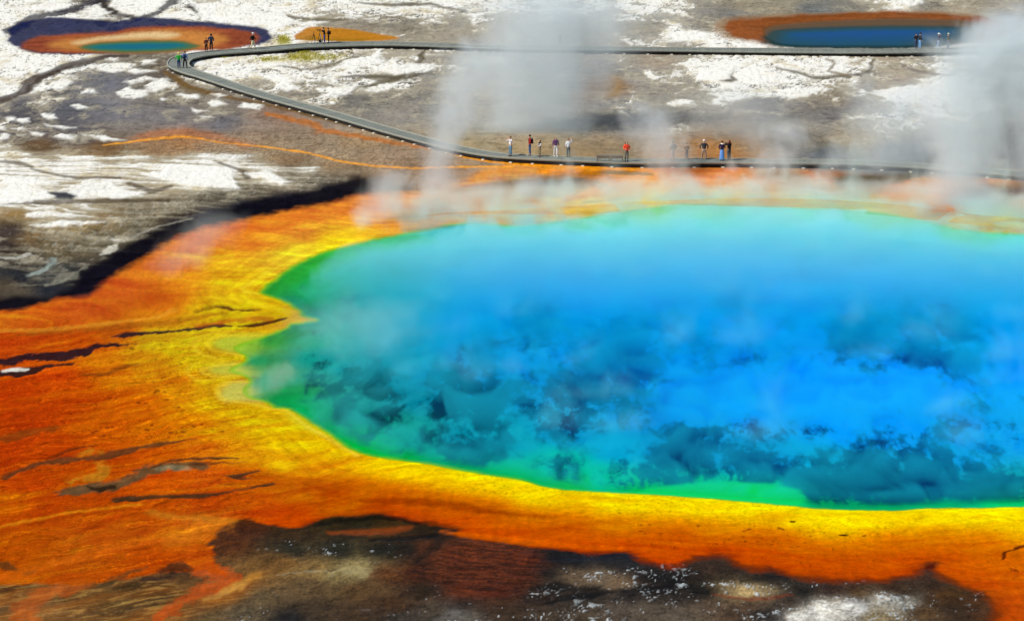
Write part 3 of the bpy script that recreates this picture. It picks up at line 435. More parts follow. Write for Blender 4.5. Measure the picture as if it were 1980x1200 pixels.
    d = sd_poly((u[i] + 8 * wu[i]) * .35, v[i] + 1.2 * wv[i], spline(RIGHT_POOL, 3) * np.array([.35, 1]))
    for a, b, c in ((4, -3, (96, 70, 40)), (-1, -9, (40, 62, 60)), (-8, -19, (10, 72, 96)), (-15, -27, (0, 72, 132))):
        m = smooth(a, b, d + (9 * np.clip((62 - v[i]) / 15, -1.6, 1) if a < 4 else 2 * wv[i]))
        col[i] = col[i] * (1 - m[:, None]) + C(c) * m[:, None]
    # ochre mat behind the walkway and its grassy rim
    poly([(571,70),(585,62),(601,54),(662,56),(727,66),(773,76),(702,81),(601,81),(575,78)], (188,122,22), .95, 1.6, .6, .4, .12, 3)
    poly([(575,78),(600,72),(640,76),(720,77),(702,81),(601,81)], (136,104,16), .6, 3, 1, .4, .15)
    poly([(1178,190),(1186,150),(1196,150),(1200,170),(1190,190)], (160,120,50), .6, 8, 2, .3, .1)

    # ---------------- bacterial mats
    PP = spline(POOL, 3)
    dpo = sd_poly((u + 2.5 * wu) * .5, v + .9 * wv, PP * np.array([.5, 1]))
    dm = sd_poly((us + 5 * lu) * .5, vs + .8 * lv, np.asarray(MAT, float) * np.array([.5, 1]))
    dm = dm - 2.5 * st2 * smooth(900, 400, v) - 1.2 * gr2 - (3.2 * st2 + 2.5 * fbm(X / .8, Y / 1.2, 139, 4)) * smooth(985, 1010, v)
    farside = smooth(430, 380, v) * smooth(640, 700, u)
    softm = 3.0 + 5.0 * smooth(1000, 1020, v) * smooth(1200, 1300, u) + 5 * farside + 4 * smooth(620, 560, v) * (1 - farside)
    mm = smooth(softm, -softm, dm)
    mc = MAT_F(u + 22 * wu * (.6 + st1) + 16 * lu, v + 3.2 * wv + 5.0 * st1 * smooth(500, 700, v) + 3 * lv)[:, :3].copy()
    bt = np.clip(np.maximum(dpo, 0) / np.maximum(np.maximum(dpo, 0) + np.maximum(-dm, 0), 1e-3) + .05 * st1 + .02 * cl2, 0, 1)
    kx = np.array([0, .10, .28, .36, .46, .60, .80, .93, 1.0])
    kc = lin(np.array([(236,226,0),(252,220,0),(240,196,0),(230,160,0),(212,112,0),(204,88,0),(210,78,0),(190,60,2),(104,36,8)]))
    ramp = np.stack([np.interp(bt, kx, kc[:, j]) for j in range(3)], -1).astype(F32)
    rk_ = (smooth(640, 760, u) * smooth(870, 905, v) * .68)[:, None]
    mc = mc * (1 - rk_) + ramp * rk_
    yel = np.clip(mc[:, 1] / np.maximum(mc[:, 0], .01), 0, 1)                     # how yellow
    s = 1 + 0.15 * st1 + 0.07 * st2 + 0.06 * gr2 + .04 * gr
    mc *= np.clip(s, .6, 1.5)[:, None]
    mc[:, 1] *= np.clip(1 + 0.28 * st1 + 0.12 * st2 + .10 * cl2, .45, 1.7)
    # grain of the mats: little ripples and dark ticks
    tick = smooth(.2, .7, noise(X / .17 + .4 * gr2, Y / .36, 121)) * smooth(.25, .6, noise(X / 5, Y / 4, 123) + .45)
    yb = smooth(.22, .5, yel) * smooth(860, 905, v)
    mc *= (1 - .30 * tick * yb)[:, None]
    lt = smooth(.3, .8, noise(X / .25, Y / .5, 125)) * smooth(-.1, .5, fbm(X / 4, Y / 6, 127, 3)) * smooth(420, 300, u) * smooth(700, 800, v)
    mc *= (1 + .5 * lt[:, None] * np.array([1, 1.35, 2], F32))
    dl = smooth(.25, .9, fbm(X / 2.5 + .5 * wu, Yf / .9, 129, 5)) * smooth(640, 420, u) * smooth(690, 760, v)
    mc *= (1 - .38 * dl)[:, None]
    rl = smooth(.05, .0, np.abs(fbm(X / 5.0 + .5 * wu, Yf / 1.6, 131, 4))) * smooth(600, 450, u) * smooth(590, 640, v)
    mc *= (1 - .42 * rl[:, None] * np.array([.8, 1.1, 1], F32))
    bl = smooth(.06, .0, np.abs(fbm(X / 7.0 + .4 * wu, Yf / 1.5, 133, 4))) * smooth(560, 430, u) * smooth(690, 720, v)
    mc *= (1 + .42 * bl[:, None] * np.array([1, 1.5, 1], F32))
    bw1 = noise(dpo / 7.0 + 2.2 * lu + .8 * wu, (u + 1.5 * v) / 150.0, 145) + .6 * noise(dpo / 2.8 + 3 * lu + .6 * wu, (u + 1.5 * v) / 90.0, 147)
    bk = smooth(170, 20, dpo) * smooth(760, 640, u)
    mc *= (1 + .13 * bk * bw1)[:, None]; mc[:, 1] *= 1 + .09 * bk * bw1
    mott = fbm(X / .8 + .4 * wu, Yf / .5, 141, 4, .65)
    mc *= (1 + .20 * mott * smooth(560, 700, v))[:, None]
    mc[:, 1] *= np.clip(1 + .35 * smooth(.1, .9, fbm(X / 9 + .5 * wu, Yf / 2.4, 143, 4)) * smooth(700, 500, u), .5, 1.6)
    red = smooth(.30, .10, yel)[:, None]
    mc *= (1 - red * np.array([.12, -.06, 0], F32))
    zone = fbm(X / 6.0 + .5 * lu, Yf / 2.6, 149, 4) * smooth(900, 600, u)
    mc *= (1 + .16 * zone)[:, None]; mc[:, 1] *= np.clip(1 + .34 * zone, .5, 1.6)
    vein = smooth(.045, .0, np.abs(fbm(X / 3.2 + .5 * wu, Yf / 1.1 + .3 * wv, 155, 4))) * smooth(-.1, .5, noise(X / 6, Y / 7, 157)) * smooth(640, 480, u) * smooth(620, 700, v)
    mc = mc * (1 - .6 * vein[:, None]) + np.array([.09, .022, .004], F32) * .6 * vein[:, None]
    mc *= (1 - .10 * smooth(700, 600, u) * smooth(.3, .6, yel))[:, None]
    mc = np.maximum(mc, 0)
    mix(mm, mc)
    wet = wet * (1 - mm) + .45 * mm
    # dark outer fringe of the mat
    fr = smooth(-9, -1, dm) * mm * smooth(985, 1010, v) * smooth(540, 600, u)
    mix(fr * .55, C((96, 34, 10)))

    # reddish rippled fan and rake lines in the brown flats
    fan = smooth(12, -12, sd_poly(us * .5, vs, np.array([(884,1040),(930,1048),(1020,1062),(1060,1085),(1050,1120),(1000,1150),(930,1160),(880,1140),(800,1120),(790,1098),(830,1070)]) * np.array([.5, 1])))
    rk = smooth(.35, .0, np.abs(fbm(X / 2.6 + .5 * wu, (Y + .3 * X) / .75 + .5 * wv, 135, 3)))
    col *= (1 - .55 * fan * rk)[:, None]; col[:, 0] *= 1 + .15 * fan * (1 - rk)
    flats = smooth(12, -10, sd_poly(us * .5, vs, np.array([(-200,1130),(100,1134),(200,1134),(280,1120),(400,1150),(460,1128),(520,1105),(480,1150),(400,1180),(320,1215),(-200,1230)]) * np.array([.5, 1])))
    rk2 = smooth(.5, .0, np.abs(fbm(X / 2.2 + .5 * wu, (Y - .5 * X) / .7 + .5 * wv, 137, 4)))
    col *= (1 - .50 * flats * rk2)[:, None]
    mix(flats * smooth(.3, 1.3, 1 - rk2 + .5 * st2) * .45, C((186, 148, 72)))
    mix(flats * smooth(-.6, .6, cl + .5 * st1) * .6, C((158, 88, 20)) * (1 + .3 * st2)[:, None])

    for pts, c, op in (([(412,665),(440,652),(500,646),(520,652),(500,672),(470,684),(430,678)], (176,186,52), .85), ([(404,716),(430,706),(468,702),(490,715),(470,724),(425,726)], (186,188,60), .8),
                   ([(425,762),(445,742),(480,738),(510,760),(520,776),(470,776),(435,776)], (190,190,84), .8), ([(548,800),(560,793),(600,818),(640,842),(610,838),(570,818)], (214,200,30), .7)):
        poly(pts, c, op, 7, .8, sm=3, tex=.05)
    for c, op, pts in (((244,214,40), .55, [(505,648,1),(465,650,2),(425,652,2),(400,664,2.5),(410,678,2),(440,684,2),(470,687,1.5)]), ((244,214,50), .5, [(468,704,1.5),(430,706,2),(396,712,2.5),(392,722,2),(420,730,2),(468,726,1.5)]),
                       ((244,214,50), .6, [(480,738,1.5),(440,740,2),(420,754,2.5),(430,772,2),(480,780,2),(530,790,2),(556,792,1.5)]), ((238,206,40), .5, [(470,642,1),(410,646,2),(376,662,2),(386,684,2),(430,696,1.5)]), ((236,200,36), .45, [(440,700,1),(380,704,2),(362,720,2),(384,736,2),(440,734,1.5)]),
                       ((190,140,14), .5, [(452,644,1),(396,650,1.5),(372,668,1.5)]), ((186,136,14), .5, [(420,733,1),(404,748,1.5),(408,770,1.5),(440,786,1.5)]), ((240,216,60), .5, [(556,793,1),(590,822,2),(640,850,2.5),(690,880,2.5)]), ((250,224,40), .6, [(500,568,1),(480,566,2),(470,560,2),(490,545,2),(530,522,2),(590,492,2)]), ((244,206,30), .5, [(600,606,1),(560,602,2),(500,590,2),(450,580,2),(400,576,1)])):
        p = spline(pts, 3, closed=False); i = region(p[:, :2], 20)
        d = sd_line((u[i] + 3 * wu[i]) * .5, v[i] + 1.2 * wv[i] + .6 * gr2[i], p * np.array([.5, 1, .8]))
        m = smooth(3.0, -1.5, d) * op * (.7 + .4 * np.clip(st2[i], -1, 1))
        col[i] = col[i] * (1 - m[:, None]) + C(c) * m[:, None]
    # ---------------- strokes
    for c, op, soft, wob, pts in STROKES:
        p = spline(pts, 3, closed=False)
        i = region(p[:, :2], 30)
        if not len(i): continue
        d = sd_line((u[i] + wob * (3.5 * wu[i] + 1.5 * gr2[i])) * .45, v[i] + wob * (1.4 * wv[i] + .9 * gr2[i]), p * np.array([.45, 1, 1]))
        d = d + (.35 + .20 * p[:, 2].max()) * wob * (1.1 * st2[i] + .7 * gr2[i] + .5 * gr[i]) + .55 * p[:, 2].max() * min(wob, 1.2) * np.clip(fbm(X[i] / 1.6, Yf[i] / 2.5, 151, 3), -.6, 1.2)
        m = smooth(soft, -soft * .6, d) * op
        cc = C(c)[None, :] * np.clip(1 + .25 * gr2[i] + .28 * st2[i] + .15 * gr[i], .3, 2)[:, None]
        col[i] = col[i] * (1 - m[:, None]) + cc * m[:, None]
        if sum(c) < 260: z[i] -= .03 * m
    for (a, b, r) in SPECKS:
        i = np.nonzero((np.abs(u - a) < r * 3) & (np.abs(v - b) < r * 2))[0]
        if not len(i): continue
        d = np.sqrt(((u[i] - a + 2 * gr[i]) / r) ** 2 + ((v[i] - b + gr2[i]) / (r * .42)) ** 2)
        m = smooth(1.2, .5, d) * .7
        col[i] = col[i] * (1 - m[:, None]) + C((96, 30, 10)) * m[:, None]
    # yellow grass stain
    poly([(534,86),(545,70),(555,68),(566,82),(560,89),(540,90)], (176,170,70), .7, 4, 2.5, .3, .3)
    poly([(500,114),(560,112),(570,100),(600,102),(640,114),(620,120),(560,122),(505,122)], (190,176,90), .6, 4, 2.5, .3, .3)

    # ---------------- the great spring
    dpx = sd_poly((u + 3.5 * wu + 2 * gr2) * .5, v + 1.1 * wv + .8 * st2 + .5 * gr2, PP * np.array([.5, 1]))
    PW = np.array([at(a, b)[:2] for a, b in PP])
    dp = sd_poly(X + .25 * wu, Y + .7 * wv, PW)                       # metres from the shore
    shape = dp.copy()
    return dict(col=col, wet=wet, z=z, u=u, v=v, dpx=dpx, dp=dp, X=X, Y=Y, wu=wu, wv=wv, st1=st1, st2=st2, cl=cl, cl2=cl2, gr=gr, gr2=gr2, lu=lu, lv=lv, smooth=smooth, mm=mm)

STEAM_GAPS = [  # steam gaps painted dark in the water: u, v, half width, half height, strength
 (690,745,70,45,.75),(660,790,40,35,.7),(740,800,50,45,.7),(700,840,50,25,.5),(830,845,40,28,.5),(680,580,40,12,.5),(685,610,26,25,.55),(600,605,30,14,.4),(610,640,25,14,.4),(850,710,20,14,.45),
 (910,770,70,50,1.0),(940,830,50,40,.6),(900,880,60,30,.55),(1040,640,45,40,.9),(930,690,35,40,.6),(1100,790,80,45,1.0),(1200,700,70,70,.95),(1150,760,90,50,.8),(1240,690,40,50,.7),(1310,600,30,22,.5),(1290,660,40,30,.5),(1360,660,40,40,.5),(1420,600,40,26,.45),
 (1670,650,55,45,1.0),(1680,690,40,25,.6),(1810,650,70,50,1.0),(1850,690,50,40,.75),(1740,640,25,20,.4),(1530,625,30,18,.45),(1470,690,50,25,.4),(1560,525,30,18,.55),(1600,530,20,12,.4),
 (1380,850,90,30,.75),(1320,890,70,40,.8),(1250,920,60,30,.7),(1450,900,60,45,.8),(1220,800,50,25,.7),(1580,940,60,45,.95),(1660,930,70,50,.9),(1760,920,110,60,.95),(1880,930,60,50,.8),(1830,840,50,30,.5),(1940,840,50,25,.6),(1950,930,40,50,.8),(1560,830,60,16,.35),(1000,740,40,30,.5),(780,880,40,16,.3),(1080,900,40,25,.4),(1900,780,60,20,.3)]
POOLC = """500 560 30 150 40;560 530 30 150 40;620 500 40 165 45;690 480 60 180 60;760 470 60 185 110;560 600 10 130 90;640 560 10 160 80;700 540 10 170 110;640 620 0 140 120;600 660 10 140 70;520 660 40 150 50;480 668 120 165 40;440 664 190 190 50;500 700 20 140 80;455 716 175 180 60;520 740 20 150 110;460 760 180 180 60;560 770 0 150 70;600 690 10 150 130;640 690 0 150 150
600 790 0 160 80;650 830 0 160 80;700 860 0 175 60;760 880 0 175 60;700 800 0 120 110;800 860 0 140 120;900 895 0 165 80;1000 915 0 180 70;1100 935 10 180 80;700 700 0 150 165;780 640 10 160 180;760 570 20 170 165;800 500 60 190 180;880 460 80 195 195;800 760 0 130 150;900 850 0 140 160;1000 860 0 150 165;1080 890 0 190 150;1160 920 0 190 140
1250 940 0 195 80;1350 945 0 205 90;1450 950 0 205 100;1530 960 0 200 100;1300 925 0 160 130;1600 975 0 160 90;1700 980 0 165 90;1800 978 0 170 100;1950 972 0 195 100;1650 940 0 120 130;1800 930 0 120 150;1950 930 0 150 160;1560 900 0 170 210;1500 890 0 150 210;1400 880 0 130 190;1300 870 0 130 190;1200 870 0 160 200;1100 840 0 140 190
900 550 0 165 205;1000 550 0 160 220;1100 550 0 155 225;1000 480 60 195 220;1100 470 80 205 225;1200 460 90 215 230;1000 450 90 205 190;1020 440 90 200 90;1200 430 90 205 150;1250 415 130 210 80;1130 430 110 210 150;1350 430 90 215 200;1370 415 100 210 100;1450 420 110 215 190;1560 420 120 215 190;1700 420 120 205 70;1600 450 110 220 225;1800 470 100 220 220;1850 455 110 205 90;1950 480 100 220 205;1900 465 100 210 140
1300 520 20 175 235;1400 520 10 165 230;1500 530 0 160 230;1600 540 0 165 230;1700 540 10 170 230;1800 540 20 180 225;1900 540 30 180 220;1970 560 20 175 220;900 640 0 150 215;1000 650 0 140 215;1100 640 0 140 220;1200 640 0 135 225;1300 620 0 140 230;1400 620 0 140 235;1500 620 0 140 235;1600 640 0 140 235;1750 620 0 145 235;1900 640 0 155 235
850 740 0 140 190;950 740 0 130 200;1050 720 0 130 210;1150 700 0 120 210;1300 720 0 125 225;1400 720 0 130 230;1500 730 0 135 240;1600 740 0 140 245;1700 740 0 140 245;1800 740 0 140 245;1950 740 0 150 245;1250 800 0 120 210;1350 800 0 140 230;1450 800 0 150 240;1600 820 0 155 245;1700 840 0 150 240;1800 820 0 150 240;1950 850 0 150 230;1900 880 0 150 225"""
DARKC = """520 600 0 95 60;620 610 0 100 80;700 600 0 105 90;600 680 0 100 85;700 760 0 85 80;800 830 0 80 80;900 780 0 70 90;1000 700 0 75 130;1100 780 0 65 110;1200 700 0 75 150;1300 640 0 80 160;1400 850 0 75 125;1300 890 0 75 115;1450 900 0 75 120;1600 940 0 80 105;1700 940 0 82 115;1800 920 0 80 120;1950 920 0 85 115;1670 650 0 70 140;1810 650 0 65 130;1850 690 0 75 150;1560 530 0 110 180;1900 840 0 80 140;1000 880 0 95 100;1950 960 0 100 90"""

def pool_colour(D):
    """colour of the hot water: depth tint from shore to vent, with gaps in the steam painted in as darker patches"""
    u, v, dp, dpx = D['u'], D['v'], D['dp'], D['dpx']
    wu, wv, cl, cl2 = D['wu'], D['wv'], D['cl'], D['cl2']
    X, Y = D['X'], D['Y']
    uu = u + 16 * wu + 10 * D['lu']; vv = v + 5 * wv + 4 * D['lv']
    c = POOL_F(uu, vv)[:, :3].copy()
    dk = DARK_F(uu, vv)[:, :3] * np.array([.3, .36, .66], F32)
    # billowing patch pattern
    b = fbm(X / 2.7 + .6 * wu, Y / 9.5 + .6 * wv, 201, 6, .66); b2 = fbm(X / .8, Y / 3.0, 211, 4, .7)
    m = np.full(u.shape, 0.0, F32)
    for (a, q, ru, rv, s) in STEAM_GAPS:
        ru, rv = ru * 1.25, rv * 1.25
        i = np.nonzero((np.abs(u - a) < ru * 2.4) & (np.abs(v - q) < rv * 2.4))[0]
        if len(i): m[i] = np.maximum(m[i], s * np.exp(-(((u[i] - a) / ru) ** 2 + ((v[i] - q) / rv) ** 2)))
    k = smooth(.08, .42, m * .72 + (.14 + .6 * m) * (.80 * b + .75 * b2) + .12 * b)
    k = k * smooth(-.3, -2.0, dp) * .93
    lt = smooth(.2, 1.2, -b - .3 * b2) * smooth(480, 600, v) * smooth(-1, -4, dp)
    c = c * np.clip(1 + .10 * b + .06 * b2, .7, 1.3)[:, None]
    c = c * (1 + .22 * np.clip(b + .5 * b2, -1, 1) * smooth(900, 640, u))[:, None]
    c = c + (.10 * lt)[:, None] * np.array([.1, .9, .9], F32)
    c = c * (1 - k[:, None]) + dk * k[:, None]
    # the yellow-green rim seen through centimetres of water
    nearside = smooth(900, 960, v)
    soft = 7 - 3.5 * nearside
    t = smooth(1, -soft, dpx + .6 * D['st2'])
    ledge = sd_poly((u + 3 * wu) * .5, v + wv, np.array([(1225,955),(1260,941),(1330,934),(1420,931),(1500,936),(1545,946),(1560,966),(1530,985),(1400,990),(1240,975)]) * np.array([.5, 1]))
    lk = smooth(5, -5, ledge)[:, None]
    c = c * (1 - lk) + lk * lin((10, 206, 96)).astype(F32)
    rim = lin((120, 184, 14)).astype(F32) * (1 - nearside[:, None] * .35) + lin((20, 175, 20)).astype(F32) * (nearside[:, None] * .35)
    c = rim * (1 - t[:, None]) + c * t[:, None]
    return np.maximum(c, 0)

def full_paint(X, Y):
    D = paint(X, Y)
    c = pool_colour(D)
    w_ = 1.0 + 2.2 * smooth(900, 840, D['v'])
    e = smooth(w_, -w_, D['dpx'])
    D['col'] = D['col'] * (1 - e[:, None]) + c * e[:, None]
    return D

GROUND_F = field(GROUND, 4)
MAT_F = field(MATC, 3, 34.0)
POOL_F = field(POOLC, 3)
DARK_F = field(DARKC, 3)  # water colour inside the painted steam gaps

# =================================================================== the scene
import bpy, bmesh
from mathutils import Vector, Matrix
random.seed(7)
scene = bpy.context.scene
COL = scene.collection

def tag(o, label=None, cat=None, group=None, kind=None):
    if label: o["label"] = label
    if cat: o["category"] = cat
    if group: o["group"] = group
    if kind: o["kind"] = kind
    return o

def link(name, me, mat=None, parent=None):
    o = bpy.data.objects.new(name, me)
    COL.objects.link(o)
    if mat is not None and me is not None: me.materials.append(mat)
    if parent is not None: o.parent = parent
    return o

def empty(name, loc, rz=0.0):
    o = bpy.data.objects.new(name, None); COL.objects.link(o)
    o.location = loc; o.rotation_euler = (0, 0, rz)
    o.empty_display_size = 0.3
    return o

def grid_mesh(name, Xg, Yg, Zg, col, wet, keep=None):
    """sheet of quads over the survey rows and columns; keep = mask of quads"""
    R, Cn = Xg.shape
    idx = np.arange(R * Cn).reshape(R, Cn)
    q = np.stack([idx[:-1, :-1], idx[:-1, 1:], idx[1:, 1:], idx[1:, :-1]], -1)
    q = q.reshape(-1, 4) if keep is None else q[keep]
    if keep is not None:
        used = np.unique(q); remap = np.full(R * Cn, -1, np.int64); remap[used] = np.arange(len(used)); q = remap[q]
    else:
        used = np.arange(R * Cn)
    co = np.stack([Xg.ravel()[used], Yg.ravel()[used], Zg.ravel()[used]], -1).astype(np.float32)
    me = bpy.data.meshes.new(name)
    me.vertices.add(len(used)); me.vertices.foreach_set("co", co.ravel())
    nf = len(q)
    me.loops.add(nf * 4); me.loops.foreach_set("vertex_index", q.ravel().astype(np.int32))
    me.polygons.add(nf); me.polygons.foreach_set("loop_start", (np.arange(nf) * 4).astype(np.int32))
    me.polygons.foreach_set("loop_total", np.full(nf, 4, np.int32))
    me.polygons.foreach_set("use_smooth", np.ones(nf, bool))
    me.update(calc_edges=True)
    a = me.attributes.new("albedo", 'FLOAT_COLOR', 'POINT')
    c4 = np.ones((len(used), 4), np.float32); c4[:, :3] = col.reshape(-1, 3)[used]
    a.data.foreach_set("color", c4.ravel())
    b = me.attributes.new("wet", 'FLOAT', 'POINT'); b.data.foreach_set("value", wet.ravel()[used].astype(np.float32))
    return me

# ------------------------------------------------------------------ node helpers
def new_mat(name):
    m = bpy.data.materials.new(name); m.use_nodes = True
    nt = m.node_tree; nt.nodes.clear()
    return m, nt
def nd(nt, typ, **kw):
    n = nt.nodes.new(typ)
    for k, v in kw.items():
        if k.startswith("_"): n.inputs[k[1:].replace("__", " ")].default_value = v
        else: setattr(n, k, v)
    return n
def math_node(nt, op, a, b=None, clamp=False):
    n = nt.nodes.new("ShaderNodeMath"); n.operation = op; n.use_clamp = clamp
    for i, x in enumerate((a, b)):
        if x is None: continue
        if isinstance(x, (int, float)): n.inputs[i].default_value = x
        else: nt.links.new(x, n.inputs[i])
    return n.outputs[0]

def ground_material():
    m, nt = new_mat("mineral_ground"); L = nt.links.new
    out = nd(nt, "ShaderNodeOutputMaterial"); bs = nd(nt, "ShaderNodeBsdfPrincipled")
    L(bs.outputs[0], out.inputs[0])
    al = nd(nt, "ShaderNodeAttribute", attribute_name="albedo"); we = nd(nt, "ShaderNodeAttribute", attribute_name="wet")
    geo = nd(nt, "ShaderNodeNewGeometry")
    n1 = nd(nt, "ShaderNodeTexNoise", _Scale=5.0, _Detail=6.0, _Roughness=.65); L(geo.outputs["Position"], n1.inputs["Vector"])
    n2 = nd(nt, "ShaderNodeTexNoise", _Scale=1.1, _Detail=5.0, _Roughness=.6); L(geo.outputs["Position"], n2.inputs["Vector"])
    s = math_node(nt, 'ADD', math_node(nt, 'MULTIPLY', n1.outputs["Fac"], .80), math_node(nt, 'MULTIPLY', n2.outputs["Fac"], .30))
    s = math_node(nt, 'ADD', s, .45)
    mul = nd(nt, "ShaderNodeMix", data_type='RGBA', blend_type='MULTIPLY'); mul.inputs["Factor"].default_value = 1
    L(al.outputs["Color"], mul.inputs["A"]); L(s, mul.inputs["B"])
    L(mul.outputs["Result"], bs.inputs["Base Color"])
    r = math_node(nt, 'SUBTRACT', 0.92, math_node(nt, 'MULTIPLY', we.outputs["Fac"], .65))
    L(r, bs.inputs["Roughness"])
    sp = nd(nt, "ShaderNodeMapRange"); L(we.outputs["Fac"], sp.inputs["Value"])
    sp.inputs["From Min"].default_value, sp.inputs["From Max"].default_value, sp.inputs["To Min"].default_value, sp.inputs["To Max"].default_value = .55, .85, .0, .012
    L(sp.outputs[0], bs.inputs["Specular IOR Level"])
    bp = nd(nt, "ShaderNodeBump", _Strength=.5, _Distance=.09)
    n3 = nd(nt, "ShaderNodeTexNoise", _Scale=2.4, _Detail=7.0, _Roughness=.62); L(geo.outputs["Position"], n3.inputs["Vector"])
    L(n3.outputs["Fac"], bp.inputs["Height"]); L(bp.outputs[0], bs.inputs["Normal"])
    return m

def water_material():
    m, nt = new_mat("hot_spring_water"); L = nt.links.new
    out = nd(nt, "ShaderNodeOutputMaterial"); bs = nd(nt, "ShaderNodeBsdfPrincipled"); L(bs.outputs[0], out.inputs[0])
    al = nd(nt, "ShaderNodeAttribute", attribute_name="albedo"); L(al.outputs["Color"], bs.inputs["Base Color"])
    bs.inputs["Roughness"].default_value = .22; bs.inputs["IOR"].default_value = 1.33; bs.inputs["Specular IOR Level"].default_value = .002
    geo = nd(nt, "ShaderNodeNewGeometry")
    n3 = nd(nt, "ShaderNodeTexNoise", _Scale=2.2, _Detail=4.0, _Roughness=.55); L(geo.outputs["Position"], n3.inputs["Vector"])
    bp = nd(nt, "ShaderNodeBump", _Strength=.25, _Distance=.05); L(n3.outputs["Fac"], bp.inputs["Height"]); L(bp.outputs[0], bs.inputs["Normal"])
    return m

# ------------------------------------------------------------------ ground sheet
ALB = 0.84                                     # what is seen sunlit -> base colour
def cols_rows():
    core = np.arange(-0.205, 0.2051, 0.00033)
    grow = lambda step, g, n: step * np.cumsum(g ** np.arange(1, n + 1))       # spacing widens away from the springs
    out = core[-1] + grow(.00036, 1.085, 94)
    t = np.concatenate([-out[::-1], core, out])
    vv = np.arange(1245, -70, -1.62)
    yc = (600 - vv) / FPX
    yy = CAM_H / (ST - yc * CT) * (CT + yc * ST)
    back = yy[0] - grow(yy[1] - yy[0], 1.055, 62); back = back[back > 4]
    near = np.concatenate([np.linspace(-420, 0, 15), back[::-1]])
    far = yy[-1] + grow(yy[-1] - yy[-2], 1.06, 90)
    return t, np.concatenate([near, yy, far])
T, YR = cols_rows()
Yg = np.repeat(YR[:, None], len(T), 1)
Xg = T[None, :] * np.maximum(Yg, 120.0)
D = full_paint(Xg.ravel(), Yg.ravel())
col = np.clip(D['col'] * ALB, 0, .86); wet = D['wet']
dp = D['dp']
PWL = np.array([at(a, b)[:2] for a, b in spline(LEFT_POOL, 3)]); PWR = np.array([at(a, b)[:2] for a, b in spline(RIGHT_POOL, 3)])
dl = sd_poly(Xg.ravel().astype(F32), Yg.ravel().astype(F32), PWL); dr = sd_poly(Xg.ravel().astype(F32), Yg.ravel().astype(F32), PWR)
shore = np.minimum(np.minimum(dp, dl), dr)
Z = np.where(shore > 0, 0.012 + 0.03 * np.minimum(shore, 1.5) + D['z'] * smooth(0, 2.5, shore) + .02 * smooth(.5, 4, shore) * D['gr2'], np.maximum(0.14 * shore, -2.2))
Z = np.maximum(Z, np.where(shore > 0.05, .008, -9)).astype(F32)
hill = np.clip(1 - Yg.ravel() / 106.0, 0, 1)
hz = 45.3 * np.minimum(hill, 1.0) * np.where(Yg.ravel() < 0, 1, 1)
Z = Z + hz + np.where(hill > 0, hill * 1.2 * fbm(Xg.ravel() / 14, Yg.ravel() / 14, 301, 3), 0)
hm = smooth(.0, .12, hill)[:, None]
col = col * (1 - hm) + hm * (np.array([.10, .085, .055], F32) * (1 + .4 * D['cl2'][:, None]))
# far meadow and forest tone well outside the frame
fm = smooth(430, 700, np.hypot(Xg.ravel(), Yg.ravel()))[:, None]
col = col * (1 - fm) + fm * (np.array([.16, .15, .08], F32) * (1 + .3 * D['cl'][:, None]))
Zg = Z.reshape(Xg.shape)
GM, WM = ground_material(), water_material()
ground = link("ground", grid_mesh("ground", Xg, Yg, Zg, col, wet), GM); tag(ground, kind="structure")

def water_sheet(name, d, lo):
    dg = d.reshape(Xg.shape)
    k = np.minimum(np.minimum(dg[:-1, :-1], dg[:-1, 1:]), np.minimum(dg[1:, 1:], dg[1:, :-1])) < lo
    o = link(name, grid_mesh(name, Xg, Yg, np.zeros_like(Xg), np.clip(col, 0, 1), wet, k), WM)
    return tag(o, kind="structure")
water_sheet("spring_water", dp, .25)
water_sheet("spring_water", dl, .25)
water_sheet("spring_water", dr, .25)

# ------------------------------------------------------------------ light and camera
SUN_EL, SUN_AZ = math.radians(46), math.radians(-112)     # azimuth from +Y (view direction), negative = left
w = bpy.data.worlds.new("World"); scene.world = w; w.use_nodes = True
nt = w.node_tree; nt.nodes.clear()
wo = nd(nt, "ShaderNodeOutputWorld"); bg = nd(nt, "ShaderNodeBackground"); sky = nd(nt, "ShaderNodeTexSky")
sky.sky_type = 'NISHITA'; sky.sun_disc = False; sky.sun_elevation = SUN_EL; sky.sun_rotation = SUN_AZ
bg.inputs[1].default_value = 0.10
nt.links.new(sky.outputs[0], bg.inputs[0]); nt.links.new(bg.outputs[0], wo.inputs[0])
sd = bpy.data.lights.new("sun", 'SUN'); sd.energy = 4.0; sd.angle = math.radians(.5); sd.color = (1, .965, .91)
so = bpy.data.objects.new("sun", sd); COL.objects.link(so)
sv = Vector((math.sin(SUN_AZ) * math.cos(SUN_EL), math.cos(SUN_AZ) * math.cos(SUN_EL), math.sin(SUN_EL)))
so.rotation_euler = sv.to_track_quat('Z', 'Y').to_euler(); so.location = (-60, 100, 90)

cd = bpy.data.cameras.new("camera"); cam = bpy.data.objects.new("camera", cd); COL.objects.link(cam)
cam.location = (0, 0, CAM_H); cam.rotation_euler = (math.pi / 2 - TH, 0, 0)
cd.sensor_width = 36; cd.lens = 36 * FPX / W_PX; cd.clip_end = 20000; cd.clip_start = 1
scene.camera = cam
scene.view_settings.view_transform = 'Standard'; scene.view_settings.look = 'None'; scene.view_settings.gamma = 1
scene.view_settings.exposure = 0.12
scene.render.engine = 'CYCLES'
scene.cycles.use_denoising = True
scene.cycles.use_adaptive_sampling = True; scene.cycles.adaptive_threshold = .03
scene.cycles.max_bounces = 6; scene.cycles.diffuse_bounces = 2; scene.cycles.glossy_bounces = 2
scene.cycles.transparent_max_bounces = 16
scene.cycles.volume_bounces = 2
scene.cycles.volume_max_steps = 256

